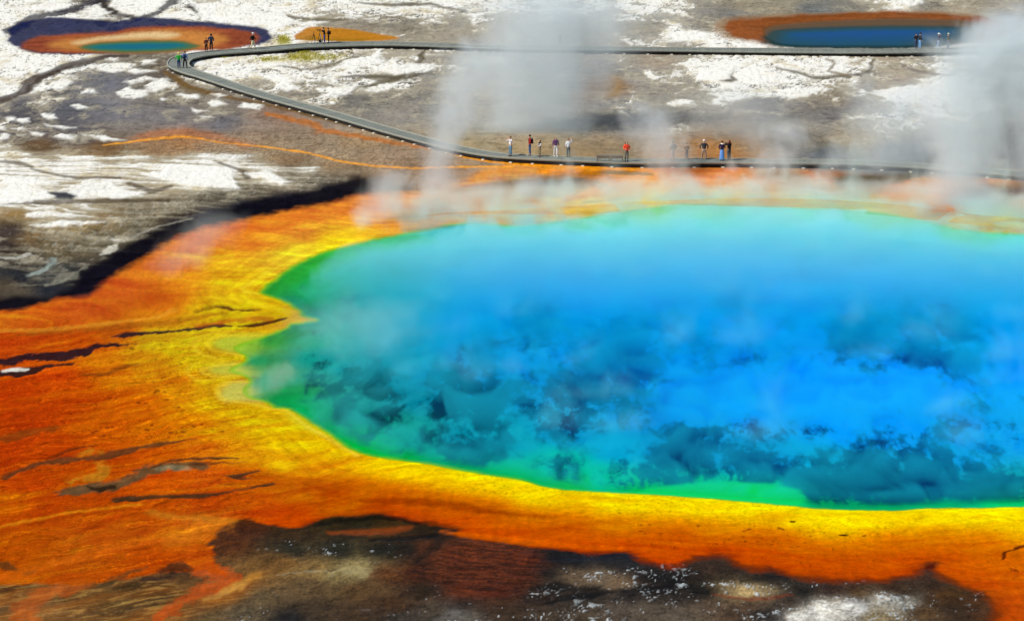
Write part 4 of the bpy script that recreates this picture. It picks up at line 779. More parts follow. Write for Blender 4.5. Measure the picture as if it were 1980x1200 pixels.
# ------------------------------------------------------------------ steam
def steam_material(name, dens, scale, axis, lo, hi, colour=(.90, .975, .985), rate=1.0, detail=3.0, ax_noise=1.0, rough=.55, tint=None):
    """axis = function(nt, pos) -> socket 0..1: how thick the steam stands there"""
    m, nt = new_mat(name); L = nt.links.new
    out = nd(nt, "ShaderNodeOutputMaterial"); vol = nd(nt, "ShaderNodeVolumePrincipled"); L(vol.outputs[0], out.inputs["Volume"])
    vol.inputs["Color"].default_value = (*colour, 1); vol.inputs["Anisotropy"].default_value = .0
    geo = nd(nt, "ShaderNodeNewGeometry")
    mp = nd(nt, "ShaderNodeMapping"); mp.inputs["Scale"].default_value = (scale, scale * .6, scale * .75); L(geo.outputs["Position"], mp.inputs["Vector"])
    n = nd(nt, "ShaderNodeTexNoise", _Scale=1.0, _Detail=detail, _Roughness=rough, _Distortion=.9); L(mp.outputs[0], n.inputs["Vector"])
    env = axis(nt, geo.outputs["Position"])
    mr = nd(nt, "ShaderNodeMapRange", interpolation_type='SMOOTHSTEP'); mr.inputs["From Min"].default_value = lo; mr.inputs["From Max"].default_value = hi
    # the noise eats into the envelope: thick cores stay, edges break up
    L(math_node(nt, 'ADD', n.outputs["Fac"], math_node(nt, 'MULTIPLY', math_node(nt, 'SUBTRACT', env, .5), .55 * ax_noise)), mr.inputs["Value"])
    d = math_node(nt, 'MULTIPLY', math_node(nt, 'MULTIPLY', mr.outputs[0], env), dens)
    L(d, vol.inputs["Density"])
    if tint:                                  # water light from below, put into the steam colour
        sx = nd(nt, "ShaderNodeSeparateXYZ"); L(geo.outputs["Position"], sx.inputs[0])
        c_ = None
        for ax, a, b, ca, cb in tint:
            r_ = nd(nt, "ShaderNodeMapRange", interpolation_type='SMOOTHSTEP'); r_.inputs["From Min"].default_value = a; r_.inputs["From Max"].default_value = b; L(sx.outputs[ax], r_.inputs["Value"])
            mx = nd(nt, "ShaderNodeMix", data_type='RGBA'); L(r_.outputs[0], mx.inputs["Factor"]); mx.inputs["B"].default_value = (*cb, 1)
            if c_ is None: mx.inputs["A"].default_value = (*ca, 1)
            else: L(c_, mx.inputs["A"])
            c_ = mx.outputs["Result"]
        L(c_, vol.inputs["Color"])
    m.cycles.volume_step_rate = rate
    m.cycles.volume_sampling = 'MULTIPLE_IMPORTANCE' if hasattr(m.cycles, 'volume_sampling') else 'DISTANCE'
    return m

def plume(label, path, radii, dens, scale=.22, lo=.38, hi=.70, seg=14, ysq=1.0, group="steam plumes rising off the spring", colour=(.90,.975,.985)):
    """a leaning column of steam: path = three points (x, y, z) bottom, middle, top; radii at each"""
    p0, p1, p2 = [Vector(p) for p in path]
    z0, z1, z2 = p0.z, p1.z, p2.z
    def quad(a, b, c):                        # coefficients of the parabola through the three levels
        A = np.array([[1, z0, z0 * z0], [1, z1, z1 * z1], [1, z2, z2 * z2]], float)
        return np.linalg.solve(A, np.array([a, b, c], float))
    qx, qy, qr = quad(p0.x, p1.x, p2.x), quad(p0.y, p1.y, p2.y), quad(*radii)
    ev = lambda q, z: q[0] + q[1] * z + q[2] * z * z
    bm = bmesh.new(); rings = []
    NZ = 10
    for k in range(NZ + 1):
        z = z0 + (z2 - z0) * k / NZ
        r = ev(qr, z) * 1.0
        rings.append([bm.verts.new((ev(qx, z) + r * math.cos(2 * math.pi * i / seg), ev(qy, z) + r * ysq * math.sin(2 * math.pi * i / seg), z)) for i in range(seg)])
    for a, b in zip(rings, rings[1:]):
        for i in range(seg): bm.faces.new((a[i], a[(i + 1) % seg], b[(i + 1) % seg], b[i]))
    bm.faces.new(rings[0][::-1]); bm.faces.new(rings[-1])
    bmesh.ops.recalc_face_normals(bm, faces=bm.faces)
    me = bpy.data.meshes.new("steam_plume"); bm.to_mesh(me); bm.free()
    def axis(nt, pos):
        L = nt.links.new
        sx = nd(nt, "ShaderNodeSeparateXYZ"); L(pos, sx.inputs[0])
        x, y, z = sx.outputs
        def q(c): return math_node(nt, 'ADD', math_node(nt, 'MULTIPLY', math_node(nt, 'ADD', math_node(nt, 'MULTIPLY', z, float(c[2])), float(c[1])), z), float(c[0]))
        r = q(qr)
        dx = math_node(nt, 'DIVIDE', math_node(nt, 'SUBTRACT', x, q(qx)), r)
        dy = math_node(nt, 'DIVIDE', math_node(nt, 'SUBTRACT', y, q(qy)), math_node(nt, 'MULTIPLY', r, ysq))
        d = math_node(nt, 'SQRT', math_node(nt, 'ADD', math_node(nt, 'MULTIPLY', dx, dx), math_node(nt, 'MULTIPLY', dy, dy)))
        e = math_node(nt, 'SUBTRACT', 1.0, d, True)
        e = math_node(nt, 'MULTIPLY', math_node(nt, 'MULTIPLY', e, e), math_node(nt, 'SUBTRACT', 3.0, math_node(nt, 'MULTIPLY', e, 2.0)))
        # thins out at the top
        f = nd(nt, "ShaderNodeMapRange", interpolation_type='SMOOTHSTEP'); L(z, f.inputs["Value"])
        f.inputs["From Min"].default_value = z2; f.inputs["From Max"].default_value = z2 - (z2 - z0) * .3
        g = nd(nt, "ShaderNodeMapRange", interpolation_type='SMOOTHSTEP'); L(z, g.inputs["Value"])
        g.inputs["From Min"].default_value = z0; g.inputs["From Max"].default_value = z0 + min(2.4, (z2 - z0) * .35)
        return math_node(nt, 'MULTIPLY', math_node(nt, 'MULTIPLY', e, f.outputs[0]), g.outputs[0])
    diag = math.sqrt(sum((max(v.co[i] for v in me.vertices) - min(v.co[i] for v in me.vertices)) ** 2 for i in range(3)))
    m = steam_material("steam", dens, scale, axis, lo, hi, rate=.8, colour=colour, detail=4.0)
    o = link("steam_plume", me, m)
    return tag(o, label, "steam", group, "stuff")

def P(u, v, h=0.0, back=None):
    """point standing h metres above the ground seen at (u, v)"""
    x, y, _ = at(u, v); return (x, y, h)
def above(u, v, y):
    """point at distance y on the sight line through (u, v)"""
    xc = (u - 990.0) / FPX; yc = (600.0 - v) / FPX
    t = y / (CT + yc * ST)
    return (t * xc, y, CAM_H + t * (yc * CT - ST))

def veil(label, ring, z0, z1, dens, scale, lo, hi, colour=(.90,.975,.985), fade=3.0, detail=3.0, yfade=None, tint=None, rate=.5, fades=()):
    """low steam lying on the water inside a ring of ground points"""
    pts = [at(a, b)[:2] for a, b in spline(ring, 3)]
    bm = bmesh.new()
    lo_v = [bm.verts.new((x, y, z0)) for x, y in pts]; hi_v = [bm.verts.new((x, y, z1)) for x, y in pts]
    n = len(pts)
    for i in range(n): bm.faces.new((lo_v[i], lo_v[(i + 1) % n], hi_v[(i + 1) % n], hi_v[i]))
    bm.faces.new(lo_v[::-1]); bm.faces.new(hi_v)
    bmesh.ops.triangulate(bm, faces=[f for f in bm.faces if len(f.verts) > 4])
    bmesh.ops.recalc_face_normals(bm, faces=bm.faces)
    me = bpy.data.meshes.new("steam_veil"); bm.to_mesh(me); bm.free()
    xs = [p[0] for p in pts]; ys = [p[1] for p in pts]
    def axis(nt, pos):
        L = nt.links.new
        sx = nd(nt, "ShaderNodeSeparateXYZ"); L(pos, sx.inputs[0])
        f = nd(nt, "ShaderNodeMapRange", interpolation_type='SMOOTHSTEP'); L(sx.outputs[2], f.inputs["Value"])
        f.inputs["From Min"].default_value = z1; f.inputs["From Max"].default_value = z0
        e = f.outputs[0]
        if yfade:
            g = nd(nt, "ShaderNodeMapRange", interpolation_type='SMOOTHSTEP'); L(sx.outputs[1], g.inputs["Value"])
            g.inputs["From Min"].default_value, g.inputs["From Max"].default_value, g.inputs["To Min"].default_value, g.inputs["To Max"].default_value = yfade
            e = math_node(nt, 'MULTIPLY', e, g.outputs[0])
        for ax, a, b in fades:                # thins out towards the shore: 0 at a, full at b
            g = nd(nt, "ShaderNodeMapRange", interpolation_type='SMOOTHSTEP'); L(sx.outputs[ax], g.inputs["Value"])
            g.inputs["From Min"].default_value, g.inputs["From Max"].default_value = a, b
            e = math_node(nt, 'MULTIPLY', e, g.outputs[0])
        return e
    m = steam_material("steam", dens, scale, axis, lo, hi, colour=colour, detail=detail, tint=tint, rate=rate)
    o = link("steam_veil", me, m)
    return tag(o, label, "steam", None, "stuff")
STEAM_RATE = 1.0

def wisp_material(name, dens, colour, lean=.35):
    def axis(nt, pos):
        L = nt.links.new
        tc = nd(nt, "ShaderNodeTexCoord"); sx = nd(nt, "ShaderNodeSeparateXYZ"); L(tc.outputs["Object"], sx.inputs[0])
        x, y, z = sx.outputs
        dx = math_node(nt, 'SUBTRACT', x, math_node(nt, 'MULTIPLY', math_node(nt, 'MULTIPLY', z, z), lean))
        r = math_node(nt, 'ADD', .62, math_node(nt, 'MULTIPLY', z, .40))
        d = math_node(nt, 'DIVIDE', math_node(nt, 'SQRT', math_node(nt, 'ADD', math_node(nt, 'MULTIPLY', dx, dx), math_node(nt, 'MULTIPLY', y, y))), r)
        e = math_node(nt, 'SUBTRACT', 1.0, d, True)
        e = math_node(nt, 'MULTIPLY', math_node(nt, 'MULTIPLY', e, e), math_node(nt, 'SUBTRACT', 3.0, math_node(nt, 'MULTIPLY', e, 2.0)))
        up = math_node(nt, 'SUBTRACT', 1.0, z, True); bot = math_node(nt, 'MULTIPLY', z, 5.0, True)
        return math_node(nt, 'MULTIPLY', math_node(nt, 'MULTIPLY', e, up), bot)
    return steam_material("steam", dens, .45, axis, .34, .80, rate=1.0, colour=colour, detail=3.0)
def wisp_mesh(lean=.35, seg=14, nz=5):
    bm = bmesh.new(); rings = []
    for k in range(nz + 1):
        z = k / nz; r = .64 + .42 * z
        rings.append([bm.verts.new((lean * z * z + r * math.cos(2 * math.pi * i / seg), r * math.sin(2 * math.pi * i / seg), z)) for i in range(seg)])
    for a, b in zip(rings, rings[1:]):
        for i in range(seg): bm.faces.new((a[i], a[(i + 1) % seg], b[(i + 1) % seg], b[i]))
    bm.faces.new(rings[0][::-1]); bm.faces.new(rings[-1]); bmesh.ops.recalc_face_normals(bm, faces=bm.faces)
    me = bpy.data.meshes.new("steam_wisp"); bm.to_mesh(me); bm.free(); return me
POOL_RING = [(480,705),(520,660),(590,640),(560,590),(620,530),(720,505),(860,485),(1000,478),(1200,465),(1400,455),(1600,458),(1750,470),(1900,490),(2100,510),(2300,590),(2380,700),(2300,840),(2100,945),(1900,972),(1600,976),(1300,948),(1100,940),(900,902),(750,880),(640,835),(540,780)]
TINT = [(0, -16, 0, (.04, .66, .56), (.0, .60, 1.0)), (1, 194, 224, None, (.40, .96, 1.0))]
veil("thin torn veil of steam drifting low over the blue spring water", POOL_RING, .12, 2.8, .24, .24, .56, .74, detail=5.0, yfade=(160, 220, .20, 1.8), tint=TINT, fades=((0, -19, -9), (1, 243, 231)))
veil("pale cyan shreds of steam lying over the middle of the spring water", [(x, min(y + 6, 975)) for x, y in POOL_RING], .10, 2.2, .22, .30, .60, .76, detail=6.0, fades=((0, -19, -10), (1, 238, 220)), tint=[(0, -16, 0, (.10, .85, .72), (.02, .80, 1.0))])
FAR_RING = [(660,470),(720,410),(830,385),(950,372),(1100,366),(1300,352),(1500,352),(1750,366),(1980,386),(2200,410),(2200,520),(1980,520),(1800,500),(1600,482),(1400,475),(1200,482),(1000,500),(820,510),(720,500)]
veil("pale bank of steam hanging along the far shore of the spring", FAR_RING, .12, 2.8, .32, .26, .55, .76, detail=5.0, fades=((1, 208, 230), (1, 254, 240), (0, -14, -6)), tint=[(1, 226, 244, (.55, .95, 1.0), (.90, .98, .92))])
plume("narrow leaning steam column above the far left shore", [above(835,425,240), above(862,270,242), above(985,0,246)], (3.2, 3.8, 8.0), .40, scale=.34, lo=.38, hi=.80)
plume("low steam wisp beside the end of the black margin", [above(705,490,228), above(735,395,230), above(800,290,233)], (3.6, 4.4, 5.0), .36, scale=.46, lo=.44, hi=.84)
plume("broad faint steam curtain drifting behind the group on the near walkway", [above(1010,312,268), above(1050,170,270), above(1085,-80,274)], (8.5, 12.5, 16), .30, scale=.16, lo=.28, hi=.76, ysq=.6)
plume("soft steam puff rising to the right of the benches", [above(1298,420,244), above(1285,330,247), above(1235,150,252)], (3.0, 4.2, 7.5), .30, scale=.40, lo=.44, hi=.84)
plume("small steam wisp over the walkway right of the couple with camera", [above(1505,425,244), above(1490,320,247), above(1540,200,250)], (3.0, 4.6, 7.0), .26, scale=.40, lo=.44, hi=.84)
plume("grey steam wisp over the orange shore left of the benches", [above(1050,450,236), above(1025,395,238), above(1050,320,240)], (2.4, 2.8, 3.0), .34, scale=.42, lo=.38, hi=.78)
plume("thick steam column above the far right shore of the spring", [above(1835,465,234), above(1880,260,240), above(1960,-40,246)], (4.6, 7.4, 9.5), .46, scale=.24, lo=.36, hi=.76)
plume("steam billow leaning out of the frame at the right", [above(2020,440,238), above(2000,230,240), above(2060,-60,246)], (4.5, 6.6, 9.5), .32, scale=.26, lo=.36, hi=.76)
plume("low spreading steam between the right walkway and the thick column", [above(1690,410,248), above(1720,290,252), above(1790,110,256)], (6.0, 8.5, 9.0), .17, scale=.26, lo=.32, hi=.76)
plume("faint grey drift of steam over the flats behind the small wisp", [above(1450,300,262), above(1430,230,264), above(1420,140,268)], (9.0, 11.0, 9.0), .07, scale=.24, lo=.30, hi=.74)
plume("faint pink tinted wisp over the orange mat on the left", [above(335,560,194), above(385,460,197), above(450,380,200)], (4.0, 4.6, 3.6), .12, scale=.5, lo=.40, hi=.80)
plume("whitish shreds of steam over the green left end of the spring", [above(660,690,190), above(680,650,190), above(720,570,190)], (10, 10, 9), .07, scale=.5, lo=.46, hi=.80, ysq=1.5, colour=(.55,.95,.90))
plume("thin steam over the pale yellow inlets at the left end of the spring", [above(495,785,171), above(520,745,172), above(580,690,173)], (2.2, 2.4, 2.2), .20, scale=.6, lo=.40, hi=.80, colour=(.80,.95,.85))

wm_, wmat = wisp_mesh(), wisp_material("steam", .60, (.90, .98, .97)); wm_.materials.append(wmat)
wm2 = wm_.copy(); wm2.materials.clear(); wm2.materials.append(wisp_material("steam", .22, (.28, .90, 1.0)))
WISPS = [(700,462,2.4,2.4,5),(760,448,3.0,2.6,8),(815,442,2.6,2.4,6),(890,432,3.2,2.6,5),(950,436,2.6,2.6,7),(1060,434,2.8,2.6,5),(1095,418,3.4,3,8),(1175,420,3.0,2.8,6),(1235,410,2.6,2.6,4.5),(1320,400,3.4,3,8),(1345,405,2.6,2.4,5),(1400,398,2.8,2.8,4),(1465,402,3.4,3,8.5),(1530,398,3.2,3,6),(1585,404,4.2,3.2,7),(1640,402,3.4,3,9),(1770,418,3.6,3,8),(1790,440,3.0,2.6,6),(1890,448,3.4,3,7),(1930,430,3.8,3,9),(1500,352,4.0,3,4),(1610,346,4.6,3,5),(1690,352,4.2,3,4.5),(1420,345,3.6,3,3.5)]
rw = random.Random(12)
for i, (u, v, rx, ry, h) in enumerate(WISPS):
    x, y, _ = at(u, v)
    o = link("steam_wisp", wm_); o.location = (x, y, .15); o.scale = (rx, ry, h); o.rotation_euler = (0, 0, rw.uniform(-.35, .35))
    tag(o, "low pale wisp of steam rising off the far shore of the spring", "steam", "low wisps along the far shore", "stuff")
for i in range(52):
    u = rw.uniform(700, 1990); v = 470 + 470 * rw.random() ** 1.7 + (25 if u < 950 else 0)
    if v > 820 + .08 * (u - 700): v -= 150
    x, y, _ = at(u, v)
    o = link("steam_wisp", wm2); o.location = (x, y, .12); o.scale = (rw.uniform(2.5, 6.5), rw.uniform(2.4, 5), rw.uniform(2.0, 5.2)); o.rotation_euler = (0, 0, rw.uniform(-.4, .4))
    tag(o, "thin cyan wisp of steam rising off the blue water", "steam", "low wisps over the water", "stuff")

# ------------------------------------------------------------------ materials of built things
def plain(name, c, rough=.8, var=.18, scale=14.0, spec=.25, metal=0.0):
    """cloth, wood, skin: a base colour (sRGB) broken up by fine noise"""
    m, nt = new_mat(name); L = nt.links.new
    out = nd(nt, "ShaderNodeOutputMaterial"); bs = nd(nt, "ShaderNodeBsdfPrincipled"); L(bs.outputs[0], out.inputs[0])
    tc = nd(nt, "ShaderNodeTexCoord"); n = nd(nt, "ShaderNodeTexNoise", _Scale=scale, _Detail=4.0); L(tc.outputs["Object"], n.inputs["Vector"])
    mx = nd(nt, "ShaderNodeMix", data_type='RGBA')
    a = lin(c); mx.inputs["A"].default_value = (*np.clip(a * (1 - var), 0, 1), 1); mx.inputs["B"].default_value = (*np.clip(a * (1 + var) + .002, 0, .85), 1)
    L(n.outputs["Fac"], mx.inputs["Factor"]); L(mx.outputs["Result"], bs.inputs["Base Color"])
    bs.inputs["Roughness"].default_value = rough; bs.inputs["Specular IOR Level"].default_value = spec; bs.inputs["Metallic"].default_value = metal
    return m
_cache = {}
def cloth(c, **k):
    c = tuple(c)
    if c not in _cache: _cache[c] = plain("cloth", c, **k)
    return _cache[c]
SKIN = plain("skin", (205, 158, 128), .6, .06)
BLACKM = plain("black_metal", (26, 26, 28), .45, .2)
GREYM = plain("grey_metal", (190, 190, 186), .4, .1)

def wood(name, c, along_scale):
    m, nt = new_mat(name); L = nt.links.new
    out = nd(nt, "ShaderNodeOutputMaterial"); bs = nd(nt, "ShaderNodeBsdfPrincipled"); L(bs.outputs[0], out.inputs[0])
    at_ = nd(nt, "ShaderNodeAttribute", attribute_name="along")
    fr = math_node(nt, 'FRACT', math_node(nt, 'DIVIDE', at_.outputs["Fac"], along_scale))
    gap = math_node(nt, 'GREATER_THAN', fr, .1)
    pl = math_node(nt, 'FLOOR', math_node(nt, 'DIVIDE', at_.outputs["Fac"], along_scale))
    wn = nd(nt, "ShaderNodeTexWhiteNoise", noise_dimensions='1D'); L(pl, wn.inputs["W"])
    geo = nd(nt, "ShaderNodeNewGeometry"); n = nd(nt, "ShaderNodeTexNoise", _Scale=1.3, _Detail=6.0, _Roughness=.7); L(geo.outputs["Position"], n.inputs["Vector"])
    f = math_node(nt, 'ADD', math_node(nt, 'MULTIPLY', wn.outputs["Value"], .28), math_node(nt, 'ADD', math_node(nt, 'MULTIPLY', n.outputs["Fac"], .5), .60))
    f = math_node(nt, 'MULTIPLY', f, math_node(nt, 'ADD', math_node(nt, 'MULTIPLY', gap, .6), .4))
    mx = nd(nt, "ShaderNodeMix", data_type='RGBA', blend_type='MULTIPLY'); mx.inputs["Factor"].default_value = 1
    mx.inputs["A"].default_value = (*lin(c), 1); L(f, mx.inputs["B"]); L(mx.outputs["Result"], bs.inputs["Base Color"])
    bs.inputs["Roughness"].default_value = .85; bs.inputs["Specular IOR Level"].default_value = .15
    return m

# ------------------------------------------------------------------ boardwalk
DECK = 0.45
LINE = [(2140,352,2.3),(1980,337,2.3),(1860,326,2.3),(1740,318.5,2.2),(1630,314,2.2),(1480,312.3,2.2),(1400,311.3,2.2),(1313,311.5,2.2),(1235,312,2.2),(1111,308,2.1),(1000,303,2.0),(940,297,1.9),(879,285.5,1.9),(828,272.5,1.9),(752,252,1.9),(641,220,1.9),(500,181,1.9),
        (404,150,2.0),(366,138,2.2),(345,127,2.4),(350,115,2.5),(372,108.5,2.5),(400,104,2.6),(455,99.5,2.6),(520,95,2.7),(576,90,3.0),(641,86.5,3.1),(752,85,2.6),(879,88.5,2.5),(1000,92,2.5),(1250,95.5,2.5),(1480,97.8,2.8),(1606,99,2.9),(1732,99.5,2.8),(1850,97,2.8),(1909,95,2.8),(1980,93,2.8),(2140,89,2.8)]
cl_w = np.array([(*at(u, v, DECK)[:2], w_ * .9) for u, v, w_ in LINE])
cl_s = spline(cl_w, 14, closed=False)
seg_l = np.hypot(np.diff(cl_s[:, 0]), np.diff(cl_s[:, 1])); arc = np.concatenate([[0], np.cumsum(seg_l)])
LEN = arc[-1]
NS = int(LEN / 0.6)
ss = np.linspace(0, LEN, NS)
cx, cy, cw = [np.interp(ss, arc, cl_s[:, k]) for k in range(3)]
tx, ty = np.gradient(cx), np.gradient(cy); tl = np.hypot(tx, ty); tx /= tl; ty /= tl
nx, ny = -ty, tx
def strip(name, o0, o1, z0, z1, mat, parent):
    """a beam or deck swept along the walk, between side offsets o0..o1 (fractions of half width + metres)"""
    bm = bmesh.new(); lay = bm.verts.layers.float.new("along"); prev = None
    for i in range(NS):
        h = cw[i] / 2
        a = o0[0] * h + o0[1]; b = o1[0] * h + o1[1]
        ring = []
        for o, zz in ((a, z0), (b, z0), (b, z1), (a, z1)):
            vtx = bm.verts.new((cx[i] + nx[i] * o, cy[i] + ny[i] * o, zz)); vtx[lay] = ss[i]; ring.append(vtx)
        if prev:
            for k in range(4): bm.faces.new((prev[k], prev[(k + 1) % 4], ring[(k + 1) % 4], ring[k]))
        else: bm.faces.new(ring[::-1])
        prev = ring
    bm.faces.new(prev); bmesh.ops.recalc_face_normals(bm, faces=bm.faces)
    me = bpy.data.meshes.new(name); bm.to_mesh(me); bm.free()
    return link(name, me, mat, parent)
DECKM = wood("weathered_deck", (122, 126, 116), .19); SHADEW = plain("shade_timber", (38, 34, 30), .9, .3, 3.0); PALEW = plain("pale_edge_timber", (150, 150, 136), .8, .15, 3.0); FOOT = plain("pale_footing", (205, 198, 178), .9, .2, 4.0)
bw = empty("boardwalk", (cx[NS // 2], cy[NS // 2], 0)); tag(bw, "long grey plank boardwalk looping round the springs on low footings", "boardwalk")
bpy.context.view_layer.update()
def under(o):
    o.matrix_parent_inverse = bw.matrix_world.inverted(); return o
under(strip("deck", (-1, 0), (1, 0), .375, DECK, DECKM, bw))
under(strip("edge_board", (1, -.12), (1, .015), .452, .52, PALEW, bw)); under(strip("edge_board", (-1, -.015), (-1, .12), .452, .52, PALEW, bw))
under(strip("stringer", (1, -.22), (1, -.10), .14, .373, SHADEW, bw)); under(strip("stringer", (-1, .10), (-1, .22), .14, .373, SHADEW, bw))  # stringers coloured dark to stand for the shade under the deck
NF = 96
sm = None
for k in range(NF):
    s_ = (k + .5) * LEN / NF; i = int(np.argmin(np.abs(ss - s_)))
    bm = bmesh.new(); bmesh.ops.create_cube(bm, size=1)
    bmesh.ops.scale(bm, vec=(.26, cw[i] + .10, .18), verts=bm.verts)
    bmesh.ops.bevel(bm, geom=bm.edges[:], offset=.025, segments=1, affect='EDGES')
    me = bpy.data.meshes.new("footing"); bm.to_mesh(me); bm.free()
    o = link("footing", me, FOOT, bw); o.location = (cx[i], cy[i], .05); o.rotation_euler = (0, 0, math.atan2(ty[i], tx[i])); under(o)

# ------------------------------------------------------------------ people
def skin_mesh(name, verts, edges, radii, mat, parent, sub=1, root=0):
    me = bpy.data.meshes.new(name + "_skeleton"); me.from_pydata([tuple(v) for v in verts], edges, [])
    o = bpy.data.objects.new(name, me); COL.objects.link(o)
    o.modifiers.new("skin", 'SKIN')
    sv_ = me.skin_vertices[0].data
    for i, r in enumerate(radii):
        sv_[i].radius = r if isinstance(r, tuple) else (r, r); sv_[i].use_root = (i == root)
    o.modifiers["skin"].use_smooth_shade = True
    ss_ = o.modifiers.new("sub", 'SUBSURF'); ss_.levels = sub; ss_.render_levels = sub
    dg = bpy.context.evaluated_depsgraph_get()
    m2 = bpy.data.meshes.new_from_object(o.evaluated_get(dg)); m2.name = name
    bpy.data.objects.remove(o); bpy.data.meshes.remove(me)
    m2.materials.clear()
    return link(name, m2, mat, parent)

def ell(name, c, r, mat, parent, seg=12, rings=8, cut=None, taper=0.0):
    bm = bmesh.new(); bmesh.ops.create_uvsphere(bm, u_segments=seg, v_segments=rings, radius=1)
    for v in bm.verts:
        k = 1 + taper * v.co.z
        v.co = Vector((c[0] + v.co.x * r[0] * k, c[1] + v.co.y * r[1] * k, c[2] + (max(v.co.z, cut) if cut is not None else v.co.z) * r[2]))
    for f in bm.faces: f.smooth = True
    me = bpy.data.meshes.new(name); bm.to_mesh(me); bm.free()
    return link(name, me, mat, parent)

ARMS = {  # elbow, wrist (right-hand side values; x mirrored for the left), body faces -y
 'down': ((.25, .03, 1.16), (.27, -.06, .93)), 'pocket': ((.29, .08, 1.16), (.20, -.10, .98)), 'camera': ((.26, -.20, 1.28), (.08, -.24, 1.55)),
 'fold': ((.26, -.05, 1.15), (.04, -.20, 1.17)), 'up': ((.33, -.08, 1.36), (.22, -.12, 1.66)), 'swing_f': ((.24, -.08, 1.17), (.25, -.26, 1.02)), 'swing_b': ((.25, .14, 1.17), (.26, .16, .95)), 'hold': ((.26, -.02, 1.15), (.16, -.24, 1.10)), 'wide': ((.31, .03, 1.18), (.34, -.04, .96))}
LEGS = {'stand': (((.10, -.01, .50), (.11, .02, .09)),) * 2, 'apart': (((.15, -.01, .50), (.19, .02, .09)),) * 2, 'walk': (((.10, -.16, .52), (.10, -.20, .09)), ((.10, .02, .50), (.10, .28, .12))), 'step': (((.10, -.10, .51), (.10, -.10, .09)), ((.10, .04, .50), (.10, .16, .10)))}

